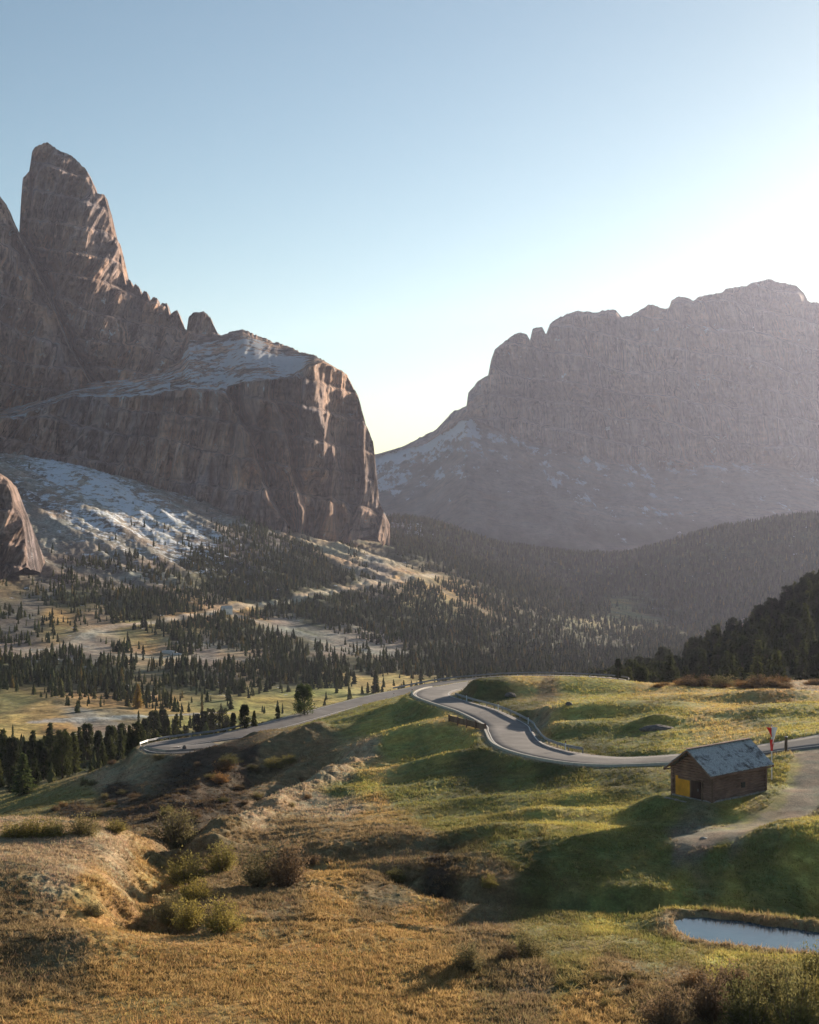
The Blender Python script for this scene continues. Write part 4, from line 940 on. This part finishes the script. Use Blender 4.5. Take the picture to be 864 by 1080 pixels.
def sample(n, px0, px1, d0, d1):
    u = rng.uniform(px0, px1, n); D = np.sqrt(rng.uniform(d0**2, d1**2, n)); return (u - CX) / F * D, D
X1, D1 = sample(140000, -60, 925, 262, 2650)
keep = rng.random(len(D1)) < np.clip((700 / D1) ** .35, .45, 1) * np.where(D1 > 2450, .6, 1); X1, D1 = X1[keep], D1[keep]
u = (CX + F * X1 / D1) / 100; v = np.log(D1) * 3.2
a_ = u[:, None] - dA[None, :, 0]; b_ = v[:, None] - dA[None, :, 1]; w_ = 1 / (a_*a_ + b_*b_ + .002) ** 2; dn = (w_ @ dA[:, 2]) / w_.sum(1)
cl = fbm(X1 / 45, D1 / 45, 3, 700)
dn = np.clip(dn * 1.1 + cl * .95 * (dn > .12) * (dn < .98), 0, 1) ** 1.3
tk = TRK[np.clip(np.searchsorted(LDS, np.log(D1)), 0, NR - 1), np.clip(np.searchsorted(PXS, u * 100), 0, NC - 1)]
rd = rb[np.clip(np.searchsorted(LDS, np.log(D1)), 0, NR - 1), np.clip(np.searchsorted(PXS, u * 100), 0, NC - 1)]
ok = (rng.random(len(D1)) < dn) & (tk > 2.1) & (rd > 5)
ok &= ~((u < 1.9) & (D1 > 1330) & (rng.random(len(D1)) > .12)) & ~((D1 < 345) & (rng.random(len(D1)) < .6))
ok &= ~((D1 < 760) & (u > 6.2) & (rng.random(len(D1)) < np.where(u > 7.7, .1, .6)))
ok &= ~((D1 < 345) & (u > 1.55)) & ~((D1 < 420) & (u > 2.6) & (u < 6.5))
X1, D1, u = X1[ok], D1[ok], u[ok] * 100
H1 = (2.7 + 6.0 * rng.random(len(D1)) ** 1.5) * np.where((u > 620) & (D1 < 760), 1.55, 1) * np.where(D1 > 1700, 1.25, 1) * np.where(D1 < 420, 1.15, 1)
H1 *= np.where((u < 430) & (D1 > 420) & (D1 < 640), .8, 1)
vis = np.array([visible(x, y, h) for x, y, h in zip(X1, D1, H1)])
X1, D1, H1, u = X1[vis], D1[vis], H1[vis], u[vis]
order = np.argsort(-H1 / D1); X1, D1, H1, u = X1[order], D1[order], H1[order], u[order]
NS, NP = 235 - cnt['S'] - cnt['L'], 170 - cnt['P']
def zone(x, y, px, kind, h):
    nm = {'S': 'spruce', 'P': 'stone pine'}[kind]; sz = 'tall' if h > 11 else ('middling' if h > 8 else 'low')
    py = HY - F * float(gz(x, y)) / y
    if px > 600 and y < 760:
        w = 'beside the upper road end' if px < 668 else 'at the left foot of the right slope' if px < 700 else ('at the foot of the right slope' if py > 685 else ('high on the right slope' if py < 655 else 'halfway up the right slope'))
        if px > 830: w += ' at the picture edge'
        elif px > 765: w += ' near the pale clearing'
        return f'{sz} dark {nm} {w}'
    if y < 345: return f'{sz} {nm} in the hairpin grove, ' + ('at the picture edge' if px < 40 else ('in its middle' if px < 100 else 'nearest the road'))
    w = 'at the far left' if px < 110 else ('left of the golden larch' if px < 145 else ('right of the golden larch' if px < 240 else ('left of the round pale tree' if px < 321 else ('right of the round pale tree' if px < 400 else 'behind the upper road'))))
    if y < 480: return f'{sz} {nm} on the near meadow edge, {w}'
    if y < 660: return f'{sz} {nm} on the yellow valley meadow, {w}'
    return f'{sz} {nm} at the forest front edge, {w}'
rest = []
nm_ = lambda k: names[k]
for x, y, h, px in zip(X1, D1, H1, u):
    pp = .4 if (px > 640 and y < 720) else (.45 if y < 345 else .12)
    kind = 'P' if random.random() < pp else 'S'
    if kind == 'S' and NS > 0: NS -= 1
    elif kind == 'P' and NP > 0: NP -= 1
    else: rest.append((x, y, h, kind)); continue
    lab = zone(x, y, px, kind, h)
    place_tree(kind, x, y, h, lab, names[kind], lab.replace(',', '').replace(nm_(kind), nm_(kind) + 's', 1), random.uniform(.8, 1.1))
# the far forest, one mass of low trees
def lowtree(seed, slim):
    r = np.random.default_rng(seed); V, Fc = [], []; 
    for k in range(7):
        t = k / 7; z0 = .05 + .95 * t - .03; z1 = min(1.02, z0 + .26); R = slim * (1 - t) ** .8 + .02; nn = 8; o = len(V); V.append((r.normal() * .01, r.normal() * .01, z1))
        for q in range(nn):
            a = 2 * math.pi * (q + r.uniform(-.3, .3)) / nn; rr = R * r.uniform(.55, 1.25); V.append((math.cos(a) * rr, math.sin(a) * rr, z0 + r.normal() * .02))
        for q in range(nn): Fc.append((o, o + 1 + q, o + 1 + (q + 1) % nn))
    return np.array(V), np.array(Fc)
lows = [lowtree(20 + i, s) for i, s in enumerate((.17, .2, .24, .3))]
Vs, Fs, Ts, o = [], [], [], 0
rest = np.array([(a, b, c, {'S': 0, 'P': 1}[d]) for a, b, c, d in rest])
zz = gz(rest[:, 0], rest[:, 1]); which = rng.integers(0, 3, len(rest)); which[(rest[:, 3] == 1)] = 3
for k, (lv, lf) in enumerate(lows):
    s = rest[which == k]; z = zz[which == k]
    if not len(s): continue
    ang = rng.uniform(0, 6.28, len(s)); ca, sa = np.cos(ang)[:, None], np.sin(ang)[:, None]; wd = (s[:, 2] * rng.uniform(.75, 1.2, len(s)))[:, None]
    X = (lv[None, :, 0] * ca - lv[None, :, 1] * sa) * wd + s[:, 0:1]; Y = (lv[None, :, 0] * sa + lv[None, :, 1] * ca) * wd + s[:, 1:2]; Z = lv[None, :, 2] * s[:, 2:3] + z[:, None] - .2
    Vs.append(np.stack([X, Y, Z], -1).reshape(-1, 3)); Fs.append((lf[None] + (np.arange(len(s)) * len(lv))[:, None, None] + o).reshape(-1, 3)); o += len(s) * len(lv)
    br = rng.uniform(.6, 1.35, (len(s), 1)); hue = rng.random((len(s), 1)); c = (np.array([.055,.068,.030]) * (1 - hue) + np.array([.12,.12,.05]) * hue) * br
    gold = rng.random((len(s), 1)) < .04; c = np.where(gold, np.array([.2,.15,.05]), c)
    Ts.append(np.repeat(c, len(lv), 0))
tag(new_mesh('forest', np.vstack(Vs), np.vstack(Fs), {'tint': np.vstack(Ts)}, False, M_forest), 'dense conifer forest covering the valley slopes and the far ridge', 'forest', kind='stuff')
print('TREES', len(X1), 'rest', len(rest), 'S left', NS, 'P left', NP)

# ------------------------------------------------------------------ shrubs
SH = {'y': (.27,.225,.075), 'g': (.22,.185,.09), 'o': (.27,.155,.07), 'b': (.22,.15,.09), 'd': (.14,.13,.055), 'l': (.20,.18,.075)}
M_sh = {k: leafmat('shrub leaves ' + k, .45, .4, False, c) for k, c in SH.items()}
M_twig = mat_simple('twigs', (.13,.10,.075), .9, 5, .3)
def make_shrub(seed, k):
    r = np.random.default_rng(seed); root = empty('shrub', (0, 0, 0)); m = MB(); P0, Dn = [], []
    for s in range(95):
        a = r.uniform(0, 6.28); el = r.uniform(.12, 1.45); L = r.uniform(.55, 1.05) * (.8 + .25 * math.sin(el)); d = np.array([math.cos(a) * math.cos(el), math.sin(a) * math.cos(el), math.sin(el)])
        st = np.array([math.cos(a), math.sin(a), 0]) * r.uniform(0, .22); en = st + d * np.array([.5, .5, 1.0]) * L * 1.0
        md_ = (st + en) / 2 + r.normal(size=3) * .03
        if s % 2 == 0: m.tube([st, md_, en], [.012, .008, .003], 4, False)
        t = r.uniform(.25, 1.08, 34)[:, None]; P0.append(st + (en - st) * t + r.normal(size=(34, 3)) * .055); Dn.append(unit(d + r.normal(size=(34, 3)) * .75))
    P0 = np.vstack(P0); P0[:, 2] = np.abs(P0[:, 2])
    leaves_mesh('foliage', P0, np.vstack(Dn), .066, M_sh[k], .5, r).parent = root
    m.build('stems', M_twig, root); return root
sp = {}
def place_shrub(px, py, dm, wp, hp, k, lab, grp=None):
    q = gpt(px, py, dm)
    key = (k, random.randrange(2))
    if key not in sp: sp[key] = r = make_shrub(hash(key[0]) % 7 + ord(k) + key[1] * 50, k)
    else:
        s = sp[key]; r = s.copy(); scene.collection.objects.link(r)
        for ch in s.children: c = ch.copy(); scene.collection.objects.link(c); c.parent = r
        if 'group' in r: del r['group']
    w_ = 1.18 * wp * q[1] / F; h_ = 1.12 * hp * q[1] / F
    r.location = tuple(q); r.scale = (w_ / 1.15, w_ / 1.15, h_ / 1.0); r.rotation_euler = (0, 0, random.uniform(0, 6.28)); tag(r, lab, 'shrub', grp)
shr = [(185,890,90,44,32,'g','round olive shrub at the head of the left gully'),(196,932,80,42,28,'y','yellow green shrub in the middle of the gully'),(234,918,90,30,27,'y','small yellow green shrub on the far side of the gully'),
 (275,935,85,40,36,'g','left half of the large shrub pair on the brown meadow'),(302,934,85,42,42,'b','bare brown shrub forming the right half of the large pair'),(205,948,80,34,18,'y','low flat shrub below the gully shrub'),
 (180,972,75,30,26,'g','greyish shrub at the lower end of the gully'),(200,978,75,34,26,'y','shrub between the greyish one and the brightest yellow one'),(235,982,75,40,30,'y','brightest yellow shrub at the left end of the ditch'),
 (14,882,95,30,14,'y','shrub at the left picture edge on the brown hill crest'),(38,882,95,32,18,'y','second shrub from the left on the brown hill crest'),(60,881,95,28,16,'l','third shrub from the left on the hill crest'),(90,880,95,34,18,'g','fourth shrub along the hill crest, olive grey'),(122,877,95,24,12,'y','small shrub at the right end of the hill crest'),
 (176,860,150,16,10,'l','tiny bright shrub alone in the dark hillside'),(233,826,160,20,9,'o','orange shrub on the dark hillside'),(236,812,170,22,9,'o','smaller orange shrub just above the orange one'),(243,806,180,24,8,'l','pale green shrub below the hairpin road'),(290,811,170,24,9,'y','yellowish shrub on the dark hillside below the road'),(305,806,170,18,8,'y','yellowish shrub right of its twin below the road'),
 (556,1010,60,40,26,'g','grey green shrub in the middle of the foreground meadow'),(492,1022,60,32,24,'g','low shrub left of the central foreground shrub'),(535,1014,60,22,18,'b','small brown shrub touching the central foreground shrub'),
 (733,1040,60,32,15,'o','low orange shrub right of the tussocks'),(700,1088,55,48,44,'b','bare brownish shrub at the lower edge left of the dark thicket'),(752,1080,55,46,52,'b','brown shrub in front of the thicket in the lower right corner'),(790,1092,55,56,60,'d','dark green shrub in the lower right thicket'),(838,1090,55,60,66,'l','green yellow shrub in the bottom right corner'),
 (812,1058,55,50,46,'g','olive shrub at the back of the corner thicket'),(858,1052,55,46,46,'d','dark shrub at the right edge of the corner thicket'),(775,1046,60,40,28,'b','reddish brown shrub behind the corner thicket'),(862,1085,50,36,50,'y','yellow shrub at the very right of the corner thicket'),
 (418,929,90,22,10,'y','small yellow shrub where the dark brook bank begins'),(516,938,88,16,12,'y','small pale shrub on the shaded brook bank'),(330,912,90,20,9,'b','low brown shrub above the small dark ditch'),(98,965,75,22,12,'g','small dull shrub in the brown hillside at the left'),
 (735,724,230,34,11,'b','bare brown bush left of the crest bushes against the shaded forest'),(762,724,230,32,10,'g','middle one of three bushes on the meadow crest'),(806,724,230,36,10,'b','right one of three bushes on the meadow crest'),(785,725,230,20,6,'o','low reddish bush between the crest bushes'),(718,722,240,16,6,'o','small reddish bush at the left end of the crest bushes')]
for s in shr: place_shrub(*s)
for i in range(26):
    px, py = random.uniform(690, 864), random.uniform(719, 726); place_shrub(px, py, 225, random.uniform(10, 20), random.uniform(3, 5), random.choice('obo'), 'low reddish bush in the rusty strip along the meadow crest', 'reddish bushes along the crest')
for i in range(34):
    px, py = random.uniform(10, 330), random.uniform(800, 862); place_shrub(px, py, 150, random.uniform(8, 16), random.uniform(3, 6), random.choice('bdbg'), 'small dark heath bush on the shaded hillside', 'heath bushes on the hillside')
for i in range(12):
    px, py = random.uniform(570, 700), random.uniform(1025, 1080); place_shrub(px, py, 55, random.uniform(10, 18), random.uniform(5, 9), random.choice('bgg'), 'low tussocky bush among the pale foreground tussocks', 'bushes among the tussocks')

# ------------------------------------------------------------------ grass: blades rooted on the meadow
def grass(n, px0, px1, d0, d1, hmin, hmax, nb, wid):
    u_ = rng.uniform(px0, px1, n); D = np.exp(rng.uniform(math.log(d0), math.log(d1), n)); x = (u_ - CX) / F * D
    i = np.clip(np.searchsorted(LDS, np.log(D)), 0, NR - 1); j = np.clip(np.searchsorted(PXS, u_), 0, NC - 1)
    cover = .35 + .9 * sstep(.38, .62, vn2(x / 2.5, D / 2.5, 801))
    ok = (rb[i, j] > HALF + .5) & (sd[i, j] > .05) & (rng.random(n) < cover) & (bgp[i, j] > 2.0) & (hd[i, j] > .5)
    ok &= YS[i, j] < CM[i, j] + 4
    x, D, i, j = x[ok], D[ok], i[ok], j[ok]; k = len(x); z = gz(x, D)
    col = tint[i, j] * rng.uniform(.65, 1.35, (k, 1)) * (1 + rng.normal(size=(k, 3)) * .06)
    reed = (sd[i, j] < 1.6) & (sd[i, j] > 0)
    h = rng.uniform(hmin, hmax, k) * (.55 + .8 * vn2(x / 3, D / 3, 802)) * np.where(reed, 1.5, 1)
    P0 = np.stack([x, D, z - .02], -1)[:, None] + np.concatenate([rng.normal(size=(k, nb, 2)) * wid * 1.6, np.zeros((k, nb, 1))], -1)
    dirn = unit(rng.normal(size=(k, nb, 3)) * np.array([.55, .55, .2]) + np.array([-.15, -.1, 1.0]))
    sdv = unit(np.cross(dirn, rng.normal(size=(k, nb, 3)))); hh = (h[:, None] * rng.uniform(.6, 1.2, (k, nb)))[..., None]
    V = np.stack([P0 - sdv * wid / 2, P0 + sdv * wid / 2, P0 + dirn * hh], 2)
    return V.reshape(-1, 3), np.repeat(np.clip(col, .01, 1), nb * 3, 0)
def tussocks(n, px0, px1, d0, d1, nb):
    u_ = rng.uniform(px0, px1, n); D = np.exp(rng.uniform(math.log(d0), math.log(d1), n)); x = (u_ - CX) / F * D
    i = np.clip(np.searchsorted(LDS, np.log(D)), 0, NR - 1); j = np.clip(np.searchsorted(PXS, u_), 0, NC - 1)
    ok = (rb[i, j] > HALF + 1.5) & (sd[i, j] > .4) & (rng.random(n) < (ROUGH[i, j] - .25) * sstep(.4, .6, vn2(x / 5, D / 5, 811)) * 1.3) & (bgp[i, j] > 3) & (hd[i, j] > 1.5)
    x, D, i, j = x[ok], D[ok], i[ok], j[ok]; k = len(x); z = gz(x, D)
    col = (tint[i, j] * .75 + np.array([.10, .07, .035])) * rng.uniform(.65, 1.35, (k, 1)); h = rng.uniform(.22, .5, k)
    P0 = np.stack([x, D, z - .03], -1)[:, None] + np.concatenate([rng.normal(size=(k, nb, 2)) * .10, np.zeros((k, nb, 1))], -1)
    dirn = unit(rng.normal(size=(k, nb, 3)) * np.array([.8, .8, .25]) + np.array([-.1, -.1, .75])); sdv = unit(np.cross(dirn, rng.normal(size=(k, nb, 3))))
    hh = (h[:, None] * rng.uniform(.5, 1.2, (k, nb)))[..., None]
    V = np.stack([P0 - sdv * .03, P0 + sdv * .03, P0 + dirn * hh], 2)
    return V.reshape(-1, 3), np.repeat(np.clip(col, .01, 1), nb * 3, 0)
parts = [tussocks(31000, -100, 960, 58, 215, 22), grass(250000, -110, 980, 58, 140, .08, .30, 4, .05), grass(100000, -60, 930, 140, 285, .10, .34, 4, .09)]
V = np.vstack([p[0] for p in parts]); C3 = np.vstack([p[1] for p in parts])
tag(new_mesh('grass', V, np.arange(len(V)).reshape(-1, 3), {'tint': C3}, False, M_grassb), 'short autumn grass and tussocks covering the meadows', 'grass', kind='stuff')
for ks in protos.values():          # prototypes never placed are removed
    for p in ks:
        if id(p) not in used:
            for c in list(p.children): bpy.data.objects.remove(c)
            bpy.data.objects.remove(p)
